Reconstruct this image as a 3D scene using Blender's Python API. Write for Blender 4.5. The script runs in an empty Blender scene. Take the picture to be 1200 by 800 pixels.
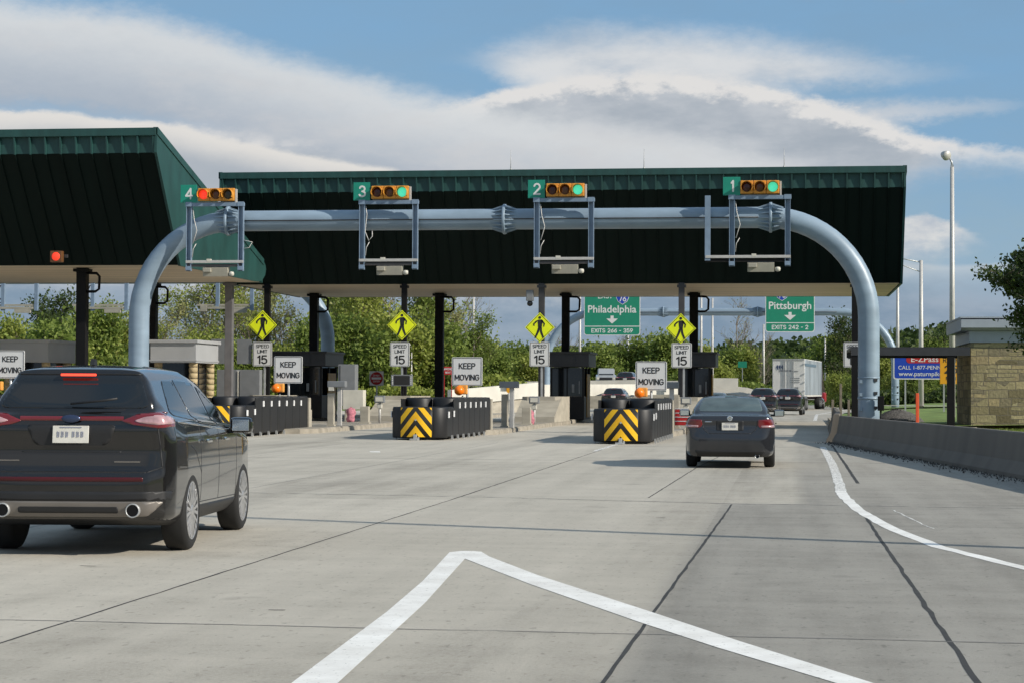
import bpy, bmesh, math, random
import numpy as np
from mathutils import Vector, Matrix
random.seed(7); np.random.seed(7)
R = math.radians
PI = math.pi
scene = bpy.context.scene
COL = scene.collection

# ------------------------------------------------------------------ camera
cam = bpy.data.objects.new('camera', bpy.data.cameras.new('camera'))
COL.objects.link(cam)
cam.data.sensor_width = 36; cam.data.lens = 72.0
cam.data.clip_start = 0.1; cam.data.clip_end = 6000
CAMH = 1.54
cam.matrix_world = (Matrix.Translation((0, 0, CAMH)) @ Matrix.Rotation(R(7.69), 4, 'Z')
                    @ Matrix.Rotation(R(90 + 1.36), 4, 'X') @ Matrix.Rotation(R(0.25), 4, 'Z'))
scene.camera = cam

# ------------------------------------------------------------------ sun + exposure
SUN_DIR = Vector((0.943, -0.333, 0)).normalized() * math.cos(R(29)) + Vector((0, 0, math.sin(R(29))))
sd = bpy.data.lights.new('sun', 'SUN'); sd.energy = 5.0; sd.angle = R(0.5); sd.color = (1.0, 0.93, 0.82)
sun = bpy.data.objects.new('sun', sd); COL.objects.link(sun)
sun.rotation_euler = SUN_DIR.to_track_quat('Z', 'Y').to_euler()
vs = scene.view_settings
scene.display_settings.display_device = 'sRGB'
vs.view_transform = 'Standard'; vs.look = 'None'; vs.gamma = 1; vs.exposure = 0.0; vs.use_curve_mapping = False

# ------------------------------------------------------------------ world
world = bpy.data.worlds.new("World"); scene.world = world; world.use_nodes = True
def build_world():
    nt = world.node_tree; N = nt.nodes; L = nt.links
    for n in list(N): N.remove(n)
    def m(op, a, b=None, c=None, clamp=False):
        n = N.new('ShaderNodeMath'); n.operation = op; n.use_clamp = clamp
        for i, v in enumerate((a, b, c)):
            if v is None: continue
            if isinstance(v, (int, float)): n.inputs[i].default_value = v
            else: L.new(v, n.inputs[i])
        return n.outputs[0]
    def rng(v, a, b, c=0.0, d=1.0, smooth=True):
        n = N.new('ShaderNodeMapRange'); n.interpolation_type = 'SMOOTHSTEP' if smooth else 'LINEAR'
        for k, x in zip((1, 2, 3, 4), (a, b, c, d)): n.inputs[k].default_value = x
        L.new(v, n.inputs[0]); return n.outputs[0]
    def noise(vec, scale, detail=4, rough=0.55):
        n = N.new('ShaderNodeTexNoise'); n.inputs['Scale'].default_value = scale
        n.inputs['Detail'].default_value = detail; n.inputs['Roughness'].default_value = rough
        L.new(vec, n.inputs['Vector']); return n.outputs['Fac']
    def comb(x, y, z=0.0):
        n = N.new('ShaderNodeCombineXYZ')
        for i, v in enumerate((x, y, z)):
            if isinstance(v, (int, float)): n.inputs[i].default_value = v
            else: L.new(v, n.inputs[i])
        return n.outputs[0]
    def mix(f, a, b):
        n = N.new('ShaderNodeMix'); n.data_type = 'RGBA'
        if isinstance(f, (int, float)): n.inputs[0].default_value = f
        else: L.new(f, n.inputs[0])
        for i, v in ((6, a), (7, b)):
            if isinstance(v, tuple): n.inputs[i].default_value = (*v, 1)
            else: L.new(v, n.inputs[i])
        return n.outputs[2]
    def curve(x, pts):        # pts in sky units (U, V)
        f = rng(x, -8, 8, 0, 1, False)
        n = N.new('ShaderNodeFloatCurve'); c = n.mapping.curves[0]
        P = [((u + 8) / 16, (v + 1) / 7) for u, v in pts]
        P = [(0, P[0][1])] + P + [(1, P[-1][1])]
        c.points[0].location = P[0]; c.points[1].location = P[-1]
        for p in P[1:-1]: c.points.new(*p)
        n.mapping.update(); L.new(f, n.inputs['Value'])
        return m('SUBTRACT', m('MULTIPLY', n.outputs[0], 7), 1)
    tc = N.new('ShaderNodeTexCoord'); sep = N.new('ShaderNodeSeparateXYZ'); L.new(tc.outputs['Generated'], sep.inputs[0])
    az = m('ARCTAN2', sep.outputs[0], sep.outputs[1]); el = m('ARCSINE', sep.outputs[2])
    U = m('MULTIPLY', m('ADD', az, 0.1342), 24.0); V = m('MULTIPLY', el, 24.0)
    # wide, low streaky layers: stretched noise in (azimuth, elevation)
    st = comb(m('MULTIPLY', U, 0.35), V)
    n1 = noise(st, 1.3, 6, 0.55); n2 = noise(comb(m('MULTIPLY', U, 0.6), m('MULTIPLY', V, 1.6), 3.0), 1.1, 8, 0.6)
    n3 = noise(comb(m('MULTIPLY', U, 1.2), m('MULTIPLY', V, 2.2), 9.0), 2.2, 8, 0.62)
    w = m('ADD', m('MULTIPLY', m('SUBTRACT', n1, 0.5), 0.30), m('MULTIPLY', m('SUBTRACT', n3, 0.5), 0.22))
    n4 = noise(comb(m('MULTIPLY', U, 2.2), m('MULTIPLY', V, 4.2), 5.0), 3.0, 9, 0.68)
    w = m('ADD', w, m('MULTIPLY', m('SUBTRACT', n4, 0.5), 0.16))
    Vw = m('ADD', V, w)
    sky = N.new('ShaderNodeTexSky'); sky.sky_type = 'NISHITA'; sky.sun_disc = False
    sky.sun_elevation = R(29); sky.sun_rotation = math.atan2(SUN_DIR.x, SUN_DIR.y)
    sky.air_density = 1.0; sky.dust_density = 0.6; sky.ozone_density = 1.5
    bg = N.new('ShaderNodeBackground'); L.new(sky.outputs[0], bg.inputs[0]); bg.inputs[1].default_value = SKY_STR
    cur = bg.outputs[0]
    def layer(alpha, color):
        nonlocal cur
        b = N.new('ShaderNodeBackground'); b.inputs[1].default_value = 1.0
        if isinstance(color, tuple): b.inputs[0].default_value = (*color, 1)
        else: L.new(color, b.inputs[0])
        mx = N.new('ShaderNodeMixShader'); L.new(alpha, mx.inputs[0]); L.new(cur, mx.inputs[1]); L.new(b.outputs[0], mx.inputs[2])
        cur = mx.outputs[0]
    def between(top, bot, st_, sb_, VV=Vw):
        a = rng(m('SUBTRACT', top, VV), 0, st_); b = rng(m('SUBTRACT', VV, bot), 0, sb_)
        return m('MULTIPLY', a, b)
    WH = (0.72, 0.72, 0.73); GR = (0.36, 0.42, 0.50); DG = (0.24, 0.30, 0.38); LG = (0.52, 0.56, 0.61)
    # blue is deeper and greyer than the clear sky model: thin high veil
    layer(m('ADD', 0.55, m('MULTIPLY', rng(n2, 0.2, 0.9), 0.3)), mix(rng(V, 0.0, 3.2), (0.30, 0.44, 0.60), (0.21, 0.405, 0.635)))
    # general cloud cover for the rest of the dome
    front = m('MULTIPLY', rng(m('ABSOLUTE', U), 7.0, 9.5), 1.0)
    outside = m('MAXIMUM', front, rng(V, 4.9, 7.0))
    layer(m('MULTIPLY', outside, rng(n1, 0.42, 0.62)), mix(n2, GR, LG))
    # low background haze clouds near the horizon
    low = between(curve(U, [(-6, 2.4), (0, 2.0), (4, 1.5), (4.7, 1.55), (6, 1.4)]), m('MULTIPLY', V, 0.0), 0.5, 0.2)
    layer(m('MULTIPLY', low, 0.8), mix(rng(n2, 0.35, 0.7), (0.17, 0.25, 0.36), (0.34, 0.40, 0.48)))
    # upper right lens
    l1 = between(curve(U, [(-2.2, 3.7), (-0.8, 3.95), (0.6, 4.36), (1.7, 4.42), (2.8, 4.30), (3.8, 4.08), (4.9, 3.84), (6, 3.62)]),
                 curve(U, [(-2.2, 3.9), (-0.8, 3.75), (0.6, 3.3), (2, 3.3), (4, 3.42), (5.2, 3.5), (6, 3.6)]), 0.55, 0.35)
    layer(m('MULTIPLY', l1, rng(n2, 0.2, 0.55, 0.72, 1.0)), mix(rng(n2, 0.3, 0.65), (0.54, 0.585, 0.64), (0.68, 0.70, 0.72)))
    # long tails right
    l2 = between(curve(U, [(2.0, 3.3), (3.5, 3.45), (4.8, 3.42), (5.8, 3.36), (6.4, 3.1)]), curve(U, [(2, 2.6), (4, 2.9), (5.2, 3.05), (6.0, 3.15), (6.6, 3.3)]), 0.3, 0.25)
    layer(m('MULTIPLY', l2, 0.85), mix(n3, LG, WH))
    # white crest with grey body, right half
    ctop = curve(U, [(-0.8, 3.35), (0.0, 3.62), (1.0, 3.75), (2.2, 3.72), (3.0, 3.60), (3.7, 3.42), (4.5, 3.10), (5.0, 2.92), (5.6, 2.80), (6.2, 2.75), (7, 2.7)])
    cb = curve(U, [(-1, 1.4), (3.5, 1.9), (4.5, 2.15), (5.0, 2.3), (5.8, 2.35), (7, 2.2)])
    body = between(ctop, cb, 0.16, 0.5)
    dd = m('SUBTRACT', ctop, Vw)
    crest = m('SUBTRACT', 1.0, rng(dd, 0.22, 0.42))
    rag = rng(m('ADD', dd, m('MULTIPLY', m('SUBTRACT', n3, 0.5), 0.8)), 0.2, 0.36)
    bodycol = mix(rng(n2, 0.3, 0.68), (0.37, 0.42, 0.48), (0.54, 0.57, 0.61))
    layer(body, mix(rag, (0.74, 0.73, 0.72), bodycol))
    # big grey bank from the upper left
    atop = curve(U, [(-8, 5.0), (-6, 4.62), (-4.2, 4.42), (-2.4, 3.95), (-1.0, 3.62), (0, 3.45), (1.4, 3.2), (3.0, 2.9), (4, 2.5)])
    abot = curve(U, [(-8, 2.6), (-6, 3.0), (-4.2, 2.9), (-1.8, 2.45), (0, 1.6), (3.4, 1.9), (4, 2.4)])
    ab = between(atop, abot, 0.45, 0.35)
    acol = mix(rng(m('SUBTRACT', atop, Vw), 0.1, 1.4), (0.70, 0.72, 0.73), (0.40, 0.455, 0.53))
    acol = mix(m('MULTIPLY', rng(n2, 0.45, 0.75), 0.6), acol, (0.62, 0.62, 0.63))
    layer(m('MULTIPLY', ab, 0.97), acol)
    # lower left bright crest and its grey body
    btop = curve(U, [(-8, 3.1), (-6, 3.14), (-5.2, 3.18), (-4.7, 3.12), (-4.1, 3.08), (-3.4, 2.95), (-2.4, 2.75), (-1.5, 2.6), (-0.8, 2.45), (1, 2.0), (3, 1.6)])
    bb = between(btop, m('ADD', m('MULTIPLY', V, 0.0), 1.1), 0.07, 0.8, m('ADD', V, m('MULTIPLY', w, 0.35)))
    bd = m('SUBTRACT', btop, m('ADD', V, m('MULTIPLY', w, 0.35)))
    layer(bb, mix(rng(bd, 0.05, 0.42), (0.74, 0.72, 0.69), mix(n2, (0.36, 0.41, 0.47), (0.50, 0.53, 0.57))))
    # small bright cloud right of the canopy
    s1 = between(curve(U, [(4.2, 1.9), (4.6, 2.05), (5.0, 1.98), (5.5, 1.72), (6.0, 1.45)]), curve(U, [(4.2, 1.2), (5.0, 1.4), (5.5, 1.6), (6.0, 1.62)]), 0.1, 0.5)
    layer(m('MULTIPLY', s1, 0.9), mix(rng(n3, 0.3, 0.7), (0.5, 0.54, 0.6), (0.74, 0.73, 0.71)))
    # dark strip at the very top right
    t1 = between(curve(U, [(-8, 9), (8, 9)]), curve(U, [(-2, 6), (0.6, 4.9), (1.4, 4.62), (3.2, 4.47), (5, 4.42), (6, 4.42)]), 0.3, 0.25)
    t1 = m('MULTIPLY', t1, m('SUBTRACT', 1.0, rng(V, 5.2, 6.2)))
    layer(m('MULTIPLY', t1, 0.8), (0.30, 0.35, 0.42))
    out = N.new('ShaderNodeOutputWorld'); L.new(cur, out.inputs[0])
SKY_STR = 0.09
build_world()

# ------------------------------------------------------------------ helpers
def nodes_mat(name):
    m = bpy.data.materials.new(name); m.use_nodes = True
    return m, m.node_tree.nodes, m.node_tree.links, m.node_tree.nodes['Principled BSDF']
MATS = {}
def mat(name, col, rough=0.6, metal=0.0, var=0.12, scale=3.0, bump=0.0, bscale=40, emit=None, estr=1.0, coat=0.0, stretch=None, spec=0.5, trans=0.0, col2=None):
    if name in MATS: return MATS[name]
    m, N, L, B = nodes_mat(name)
    B.inputs['Roughness'].default_value = rough; B.inputs['Metallic'].default_value = metal
    B.inputs['Specular IOR Level'].default_value = spec
    B.inputs['Coat Weight'].default_value = coat; B.inputs['Coat Roughness'].default_value = 0.03
    B.inputs['Transmission Weight'].default_value = trans
    tc = N.new('ShaderNodeTexCoord'); mp = N.new('ShaderNodeMapping'); L.new(tc.outputs['Object'], mp.inputs[0])
    if stretch: mp.inputs['Scale'].default_value = stretch
    n = N.new('ShaderNodeTexNoise'); n.inputs['Scale'].default_value = scale; n.inputs['Detail'].default_value = 6
    L.new(mp.outputs[0], n.inputs['Vector'])
    cr = N.new('ShaderNodeValToRGB'); cr.color_ramp.elements[0].position = 0.3; cr.color_ramp.elements[1].position = 0.7
    a = tuple(c * (1 - var) for c in col); b = tuple(min(1, c * (1 + var)) for c in (col2 or col))
    cr.color_ramp.elements[0].color = (*a, 1); cr.color_ramp.elements[1].color = (*b, 1)
    L.new(n.outputs['Fac'], cr.inputs[0]); L.new(cr.outputs[0], B.inputs['Base Color'])
    if bump:
        n2 = N.new('ShaderNodeTexNoise'); n2.inputs['Scale'].default_value = bscale; n2.inputs['Detail'].default_value = 4
        L.new(mp.outputs[0], n2.inputs['Vector'])
        bp = N.new('ShaderNodeBump'); bp.inputs['Strength'].default_value = bump; bp.inputs['Distance'].default_value = 0.02
        L.new(n2.outputs['Fac'], bp.inputs['Height']); L.new(bp.outputs[0], B.inputs['Normal'])
    if emit:
        B.inputs['Emission Color'].default_value = (*emit, 1); B.inputs['Emission Strength'].default_value = estr
    MATS[name] = m; return m

class MB:
    """collects shapes, links them as ONE mesh object"""
    def __init__(s): s.bm = bmesh.new()
    def box(s, c, d, rz=0, mi=0, bev=0.0):
        r = bmesh.ops.create_cube(s.bm, size=1.0)
        vs_ = r['verts']
        M = Matrix.Translation(c) @ Matrix.Rotation(rz, 4, 'Z') @ Matrix.Diagonal((d[0], d[1], d[2], 1))
        bmesh.ops.transform(s.bm, matrix=M, verts=vs_)
        fs = set(f for v in vs_ for f in v.link_faces)
        for f in fs: f.material_index = mi
        if bev:
            es = list(set(e for v in vs_ for e in v.link_edges))
            rb = bmesh.ops.bevel(s.bm, geom=es, offset=bev, segments=2, affect='EDGES', profile=0.6)
            for f in rb['faces']: f.material_index = mi
        return s
    def cyl(s, p0, p1, r0, r1=None, seg=16, mi=0, caps=True):
        p0 = Vector(p0); p1 = Vector(p1); d = p1 - p0
        r = bmesh.ops.create_cone(s.bm, cap_ends=caps, segments=seg, radius1=r0, radius2=r0 if r1 is None else r1, depth=d.length)
        M = Matrix.Translation((p0 + p1) / 2) @ d.to_track_quat('Z', 'Y').to_matrix().to_4x4()
        bmesh.ops.transform(s.bm, matrix=M, verts=r['verts'])
        for f in set(f for v in r['verts'] for f in v.link_faces): f.material_index = mi; f.smooth = len(f.verts) == 4
        return s
    def tube(s, pts, r, seg=12, mi=0, radii=None):
        pts = [Vector(p) for p in pts]; rings = []
        up = Vector((0, 0, 1)); n = None
        for i, p in enumerate(pts):
            t = (pts[min(i + 1, len(pts) - 1)] - pts[max(i - 1, 0)]).normalized()
            if n is None:
                n = t.cross(up); n = n.normalized() if n.length > 1e-3 else Vector((1, 0, 0))
            n = (n - t * n.dot(t)).normalized(); b = t.cross(n)
            rr = radii[i] if radii else r
            rings.append([s.bm.verts.new(p + (n * math.cos(a) + b * math.sin(a)) * rr) for a in [2 * PI * k / seg for k in range(seg)]])
        for A, B_ in zip(rings, rings[1:]):
            for k in range(seg):
                f = s.bm.faces.new((A[k], A[(k + 1) % seg], B_[(k + 1) % seg], B_[k])); f.smooth = True; f.material_index = mi
        for Rg in (rings[0][::-1], rings[-1]):
            f = s.bm.faces.new(Rg); f.material_index = mi
        return s
    def prism(s, poly, axis, a, b, mi=0):
        """polygon in the plane across `axis`, extruded from a to b"""
        def P(u, v, w): return {'x': (w, u, v), 'y': (u, w, v), 'z': (u, v, w)}[axis]
        A = [s.bm.verts.new(P(u, v, a)) for u, v in poly]; B_ = [s.bm.verts.new(P(u, v, b)) for u, v in poly]
        n = len(poly); fs = [s.bm.faces.new(A), s.bm.faces.new(B_[::-1])]
        for k in range(n): fs.append(s.bm.faces.new((A[k], B_[k], B_[(k + 1) % n], A[(k + 1) % n])))
        for f in fs: f.material_index = mi
        return s
    def lathe(s, prof, c, axis='z', seg=24, mi=0):
        c = Vector(c); rings = []
        for r, h in prof:
            ring = []
            for k in range(seg):
                a = 2 * PI * k / seg; u, v = r * math.cos(a), r * math.sin(a)
                ring.append(s.bm.verts.new(c + Vector({'z': (u, v, h), 'x': (h, u, v), 'y': (u, h, v)}[axis])))
            rings.append(ring)
        for A, B_ in zip(rings, rings[1:]):
            for k in range(seg):
                f = s.bm.faces.new((A[k], A[(k + 1) % seg], B_[(k + 1) % seg], B_[k])); f.smooth = True; f.material_index = mi
        for Rg in (rings[0], rings[-1]):
            if prof[0][0] > 1e-4:
                try: f = s.bm.faces.new(Rg); f.material_index = mi
                except ValueError: pass
        return s
    def poly(s, pts, mi=0, smooth=False):
        f = s.bm.faces.new([s.bm.verts.new(p) for p in pts]); f.material_index = mi; f.smooth = smooth; return s
    def build(s, name, m, parent=None, loc=None, rz=0, recalc=True):
        if recalc: bmesh.ops.recalc_face_normals(s.bm, faces=s.bm.faces)
        me = bpy.data.meshes.new(name); s.bm.to_mesh(me); s.bm.free()
        return link(name, me, m, parent, loc, rz)
def link(name, me, m, parent=None, loc=None, rz=0):
    for x in (m if isinstance(m, (list, tuple)) else [m]): me.materials.append(x)
    o = bpy.data.objects.new(name, me); COL.objects.link(o)
    if parent: o.parent = parent
    if loc is not None: o.location = loc
    if rz: o.rotation_euler.z = rz
    return o
def tag(o, label=None, cat=None, group=None, kind=None):
    if label: o['label'] = label
    if cat: o['category'] = cat
    if group: o['group'] = group
    if kind: o['kind'] = kind
    return o
def thing(name, label, cat, loc=(0, 0, 0), rz=0, group=None):
    o = bpy.data.objects.new(name, None); COL.objects.link(o); o.location = loc; o.rotation_euler = (0, 0, rz)
    o.empty_display_size = 0.2
    return tag(o, label, cat, group)
def copy_tree(o, parent=None, loc=None, rz=None, label=None):
    c = o.copy(); COL.objects.link(c)
    if parent: c.parent = parent
    if loc is not None: c.location = loc
    if rz is not None: c.rotation_euler = (0, 0, rz)
    if label: c['label'] = label
    for ch in list(o.children): copy_tree(ch, c)
    return c
def text(name, s, m, parent, c, w=None, h=None, depth=0.004, bold=0.0, spacing=1.0, rz=0):
    """lettering in the XZ plane, facing -Y, centred on c; w/h fit the size"""
    cu = bpy.data.curves.new('t', 'FONT'); cu.body = s; cu.size = 1; cu.extrude = 0.01; cu.offset = bold; cu.align_x = 'CENTER'; cu.space_character = spacing
    cu.resolution_u = 3
    o = bpy.data.objects.new('t', cu); COL.objects.link(o)
    dg = bpy.context.evaluated_depsgraph_get(); dg.update()
    me = bpy.data.meshes.new_from_object(o.evaluated_get(dg)); bpy.data.objects.remove(o)
    co = np.empty(len(me.vertices) * 3); me.vertices.foreach_get('co', co); co = co.reshape(-1, 3)
    mn, mx = co.min(0), co.max(0); sz = mx - mn
    sx = (w / sz[0]) if w else None; sy = (h / sz[1]) if h else None
    if sx is None: sx = sy
    if sy is None: sy = sx
    out = np.empty_like(co)
    out[:, 0] = (co[:, 0] - (mn[0] + mx[0]) / 2) * sx; out[:, 2] = (co[:, 1] - (mn[1] + mx[1]) / 2) * sy; out[:, 1] = -(co[:, 2]) * depth / 0.01
    me.vertices.foreach_set('co', out.ravel()); me.update()
    return link(name, me, m, parent, c, rz)

def arc(cx, cy, rx, ry, a0, a1, n=10): return [(cx + rx * math.cos(R(a0 + (a1 - a0) * k / n)), cy + ry * math.sin(R(a0 + (a1 - a0) * k / n))) for k in range(n + 1)]
GL = {   # highway-style stroke letters: advance width, strokes
 'A': (.78, [[(0, 0), (.39, 1), (.78, 0)], [(.13, .33), (.65, .33)]]), 'D': (.66, [[(0, 0), (0, 1), (.3, 1)] + arc(.3, .64, .36, .36, 90, 0) + arc(.3, .36, .36, .36, 0, -90) + [(0, 0)]]),
 'E': (.56, [[(.56, 1), (0, 1), (0, 0), (.56, 0)], [(0, .52), (.48, .52)]]), 'G': (.70, [arc(.35, .65, .35, .35, 30, 180) + arc(.35, .35, .35, .35, 180, 360) + [(.70, .48), (.40, .48)]]),
 'H': (.64, [[(0, 0), (0, 1)], [(.64, 0), (.64, 1)], [(0, .5), (.64, .5)]]), 'I': (.0, [[(0, 0), (0, 1)]]), 'K': (.64, [[(0, 0), (0, 1)], [(.6, 1), (.0, .38)], [(.2, .58), (.64, 0)]]),
 'L': (.54, [[(0, 1), (0, 0), (.54, 0)]]), 'M': (.80, [[(0, 0), (0, 1), (.40, .25), (.80, 1), (.80, 0)]]), 'N': (.66, [[(0, 0), (0, 1), (.66, 0), (.66, 1)]]),
 'O': (.70, [arc(.35, .65, .35, .35, 0, 180) + arc(.35, .35, .35, .35, 180, 360) + [(.70, .65)]]), 'P': (.62, [[(0, 0), (0, 1), (.36, 1)] + arc(.36, .73, .27, .27, 90, -90) + [(0, .46)]]),
 'R': (.62, [[(0, 0), (0, 1), (.36, 1)] + arc(.36, .74, .26, .26, 90, -90) + [(0, .48)], [(.34, .48), (.62, 0)]]), 'S': (.62, [arc(.31, .745, .29, .255, 25, 270) + arc(.31, .245, .31, .245, 90, -155)]),
 'T': (.62, [[(.31, 0), (.31, 1)], [(0, 1), (.62, 1)]]), 'V': (.72, [[(0, 1), (.36, 0), (.72, 1)]]), 'W': (1.0, [[(0, 1), (.25, 0), (.5, .9), (.75, 0), (1.0, 1)]]), 'X': (.66, [[(0, 0), (.66, 1)], [(0, 1), (.66, 0)]]),
 'Y': (.70, [[(0, 1), (.35, .5), (.70, 1)], [(.35, .5), (.35, 0)]]), '0': (.62, [arc(.31, .66, .31, .34, 0, 180) + arc(.31, .34, .31, .34, 180, 360) + [(.62, .66)]]), '1': (.24, [[(0, .80), (.24, 1), (.24, 0)]]),
 '2': (.60, [arc(.30, .71, .29, .29, 165, -25) + [(.0, .0), (.60, 0)]]), '3': (.60, [arc(.29, .745, .27, .255, 160, -90) + arc(.29, .245, .31, .245, 90, -160)]), '4': (.68, [[(.50, 0), (.50, 1), (0, .28), (.68, .28)]]),
 '5': (.60, [[(.54, 1), (.06, 1), (.02, .52)] + arc(.28, .32, .32, .32, 125, -150)]), '6': (.60, [[(.50, 1), (.08, .52)] + arc(.30, .31, .30, .31, 150, 510)]), '7': (.58, [[(0, 1), (.58, 1), (.20, 0)]]),
 '9': (.60, [arc(.30, .69, .30, .31, 330, -30) + [(.12, 0)]]), '-': (.34, [[(0, .48), (.34, .48)]])}
def sign_text(name, s, m, parent, c, w, h, t=.145, gap=.26):
    """highway lettering built from round-ended strokes, centred on c, facing -Y"""
    x = 0; S = []
    for ch in s:
        if ch == ' ': x += .5; continue
        adv, st = GL[ch]
        for q in st: S.append([(x + u, v) for u, v in q])
        x += adv + gap
    tot = x - gap; th = t * h; sx = (w - th) / tot; sy = h - th; b = MB(); k = 0; r = th / 2
    for q in S:
        for (u0, v0), (u1, v1) in zip(q, q[1:]):
            p = Vector((u0 * sx - (w - th) / 2, v0 * sy - sy / 2)); e = Vector((u1 * sx - (w - th) / 2, v1 * sy - sy / 2)); d = e - p
            if d.length < 1e-5: continue
            a = math.atan2(d.y, d.x); P = [(e.x + r * math.cos(a + o), e.y + r * math.sin(a + o)) for o in (-PI / 2, -PI / 4, 0, PI / 4, PI / 2)] + [(p.x - r * math.cos(a + o), p.y - r * math.sin(a + o)) for o in (-PI / 2, -PI / 4, 0, PI / 4, PI / 2)]
            b.prism(P, 'y', -.003 - .00015 * (k % 12), .002); k += 1
    return b.build(name, m, parent, c)

# ------------------------------------------------------------------ materials
def concrete_road():
    m, N, L, B = nodes_mat('road_concrete')
    tc = N.new('ShaderNodeTexCoord'); sep = N.new('ShaderNodeSeparateXYZ'); L.new(tc.outputs['Object'], sep.inputs[0])
    def mt(op, a, b):
        n = N.new('ShaderNodeMath'); n.operation = op
        for i, v in enumerate((a, b)):
            if isinstance(v, (int, float)): n.inputs[i].default_value = v
            else: L.new(v, n.inputs[i])
        return n.outputs[0]
    def noise(sc, det, stretch=(1, 1, 1), rough=0.55):
        mp = N.new('ShaderNodeMapping'); mp.inputs['Scale'].default_value = stretch; L.new(tc.outputs['Object'], mp.inputs[0])
        n = N.new('ShaderNodeTexNoise'); n.inputs['Scale'].default_value = sc; n.inputs['Detail'].default_value = det; n.inputs['Roughness'].default_value = rough
        L.new(mp.outputs[0], n.inputs['Vector']); return n.outputs['Fac']
    cx = N.new('ShaderNodeCombineXYZ')
    L.new(mt('FLOOR', mt('DIVIDE', mt('ADD', sep.outputs[0], 0.9 + 38.5), 3.85), 0), cx.inputs[0])
    L.new(mt('FLOOR', mt('DIVIDE', mt('SUBTRACT', sep.outputs[1], 13.0), 15.4), 0), cx.inputs[1])
    wn = N.new('ShaderNodeTexWhiteNoise'); L.new(cx.outputs[0], wn.inputs[0])
    big = noise(0.22, 5); streak = noise(1.3, 6, (1.6, 0.10, 1)); cross = noise(1.1, 5, (0.12, 1.5, 1)); fine = noise(34, 6, rough=0.8); mid = noise(2.6, 6, rough=0.65)
    v = mt('ADD', mt('MULTIPLY', big, 0.34), mt('MULTIPLY', streak, 0.40))
    v = mt('ADD', v, mt('MULTIPLY', cross, 0.22)); v = mt('ADD', v, mt('MULTIPLY', fine, 0.46)); v = mt('ADD', v, mt('MULTIPLY', mid, 0.26)); v = mt('ADD', v, mt('MULTIPLY', wn.outputs[0], 0.14)); v = mt('SUBTRACT', v, 0.22)
    cr = N.new('ShaderNodeValToRGB'); e = cr.color_ramp.elements
    e[0].position = 0.40; e[0].color = (0.24, 0.227, 0.20, 1); e[1].position = 0.97; e[1].color = (0.54, 0.515, 0.46, 1)
    k = e.new(0.68); k.color = (0.43, 0.41, 0.365, 1)
    L.new(v, cr.inputs[0])
    # worn, cooler grey wheel lane on the right lane / warmer concrete to the left
    wr = N.new('ShaderNodeMapRange'); wr.inputs[1].default_value = -1.05; wr.inputs[2].default_value = -0.8; L.new(mt('SUBTRACT', sep.outputs[0], mt('MULTIPLY', mt('GREATER_THAN', sep.outputs[1], 28.4), 1.1)), wr.inputs[0])
    wl = N.new('ShaderNodeMapRange'); wl.inputs[1].default_value = -4.8; wl.inputs[2].default_value = -4.65; wl.inputs[3].default_value = 1.0; wl.inputs[4].default_value = 0.93; L.new(sep.outputs[0], wl.inputs[0])
    yf = N.new('ShaderNodeMapRange'); yf.inputs[1].default_value = 28.2; yf.inputs[2].default_value = 60; yf.inputs[3].default_value = 1.0; yf.inputs[4].default_value = 0.35; L.new(sep.outputs[1], yf.inputs[0])
    wr2 = mt('MULTIPLY', wr.outputs[0], yf.outputs[0])
    mx = N.new('ShaderNodeMix'); mx.data_type = 'RGBA'; mx.blend_type = 'MULTIPLY'; mx.inputs[0].default_value = 1
    cl = N.new('ShaderNodeMix'); cl.data_type = 'RGBA'; cl.inputs[6].default_value = (1.06, 1.03, 0.98, 1); cl.inputs[7].default_value = (0.76, 0.755, 0.745, 1); L.new(wr2, cl.inputs[0])
    L.new(cr.outputs[0], mx.inputs[6]); L.new(cl.outputs[2], mx.inputs[7]); 
    ln = mt('ABSOLUTE', mt('SUBTRACT', mt('FRACT', mt('DIVIDE', mt('ADD', sep.outputs[0], 1.1 + 64.0 + 3.2), 6.4), 0), 0.5), 0)
    oil = N.new('ShaderNodeMapRange'); oil.interpolation_type = 'SMOOTHSTEP'; oil.inputs[1].default_value = 0.0; oil.inputs[2].default_value = 0.13; oil.inputs[3].default_value = 1.0; oil.inputs[4].default_value = 0.0; L.new(mt('ADD', ln, mt('MULTIPLY', mt('SUBTRACT', streak, 0.5), 0.25)), oil.inputs[0])
    pit = N.new('ShaderNodeMapRange'); pit.inputs[1].default_value = 0.60; pit.inputs[2].default_value = 0.70; pit.inputs[3].default_value = 1.0; pit.inputs[4].default_value = 0.72; L.new(noise(15, 3, (1, .45, 1), 0.6), pit.inputs[0])
    # scattered dark stains
    sp = noise(0.9, 3, (1, 1, 1)); st = N.new('ShaderNodeMapRange'); st.inputs[1].default_value = 0.66; st.inputs[2].default_value = 0.78; st.inputs[3].default_value = 1; st.inputs[4].default_value = 0.72; L.new(sp, st.inputs[0])
    m2 = N.new('ShaderNodeMix'); m2.data_type = 'RGBA'; m2.blend_type = 'MULTIPLY'; m2.inputs[0].default_value = 1
    L.new(mx.outputs[2], m2.inputs[6]); L.new(st.outputs[0], m2.inputs[7]); m3 = N.new('ShaderNodeMix'); m3.data_type = 'RGBA'; m3.blend_type = 'MULTIPLY'; m3.inputs[0].default_value = 1; L.new(m2.outputs[2], m3.inputs[6]); L.new(mt('MULTIPLY', mt('MULTIPLY', wl.outputs[0], pit.outputs[0]), mt('SUBTRACT', 1.0, mt('MULTIPLY', oil.outputs[0], 0.13))), m3.inputs[7]); L.new(m3.outputs[2], B.inputs['Base Color'])
    B.inputs['Roughness'].default_value = 0.85; B.inputs['Specular IOR Level'].default_value = 0.25
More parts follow.
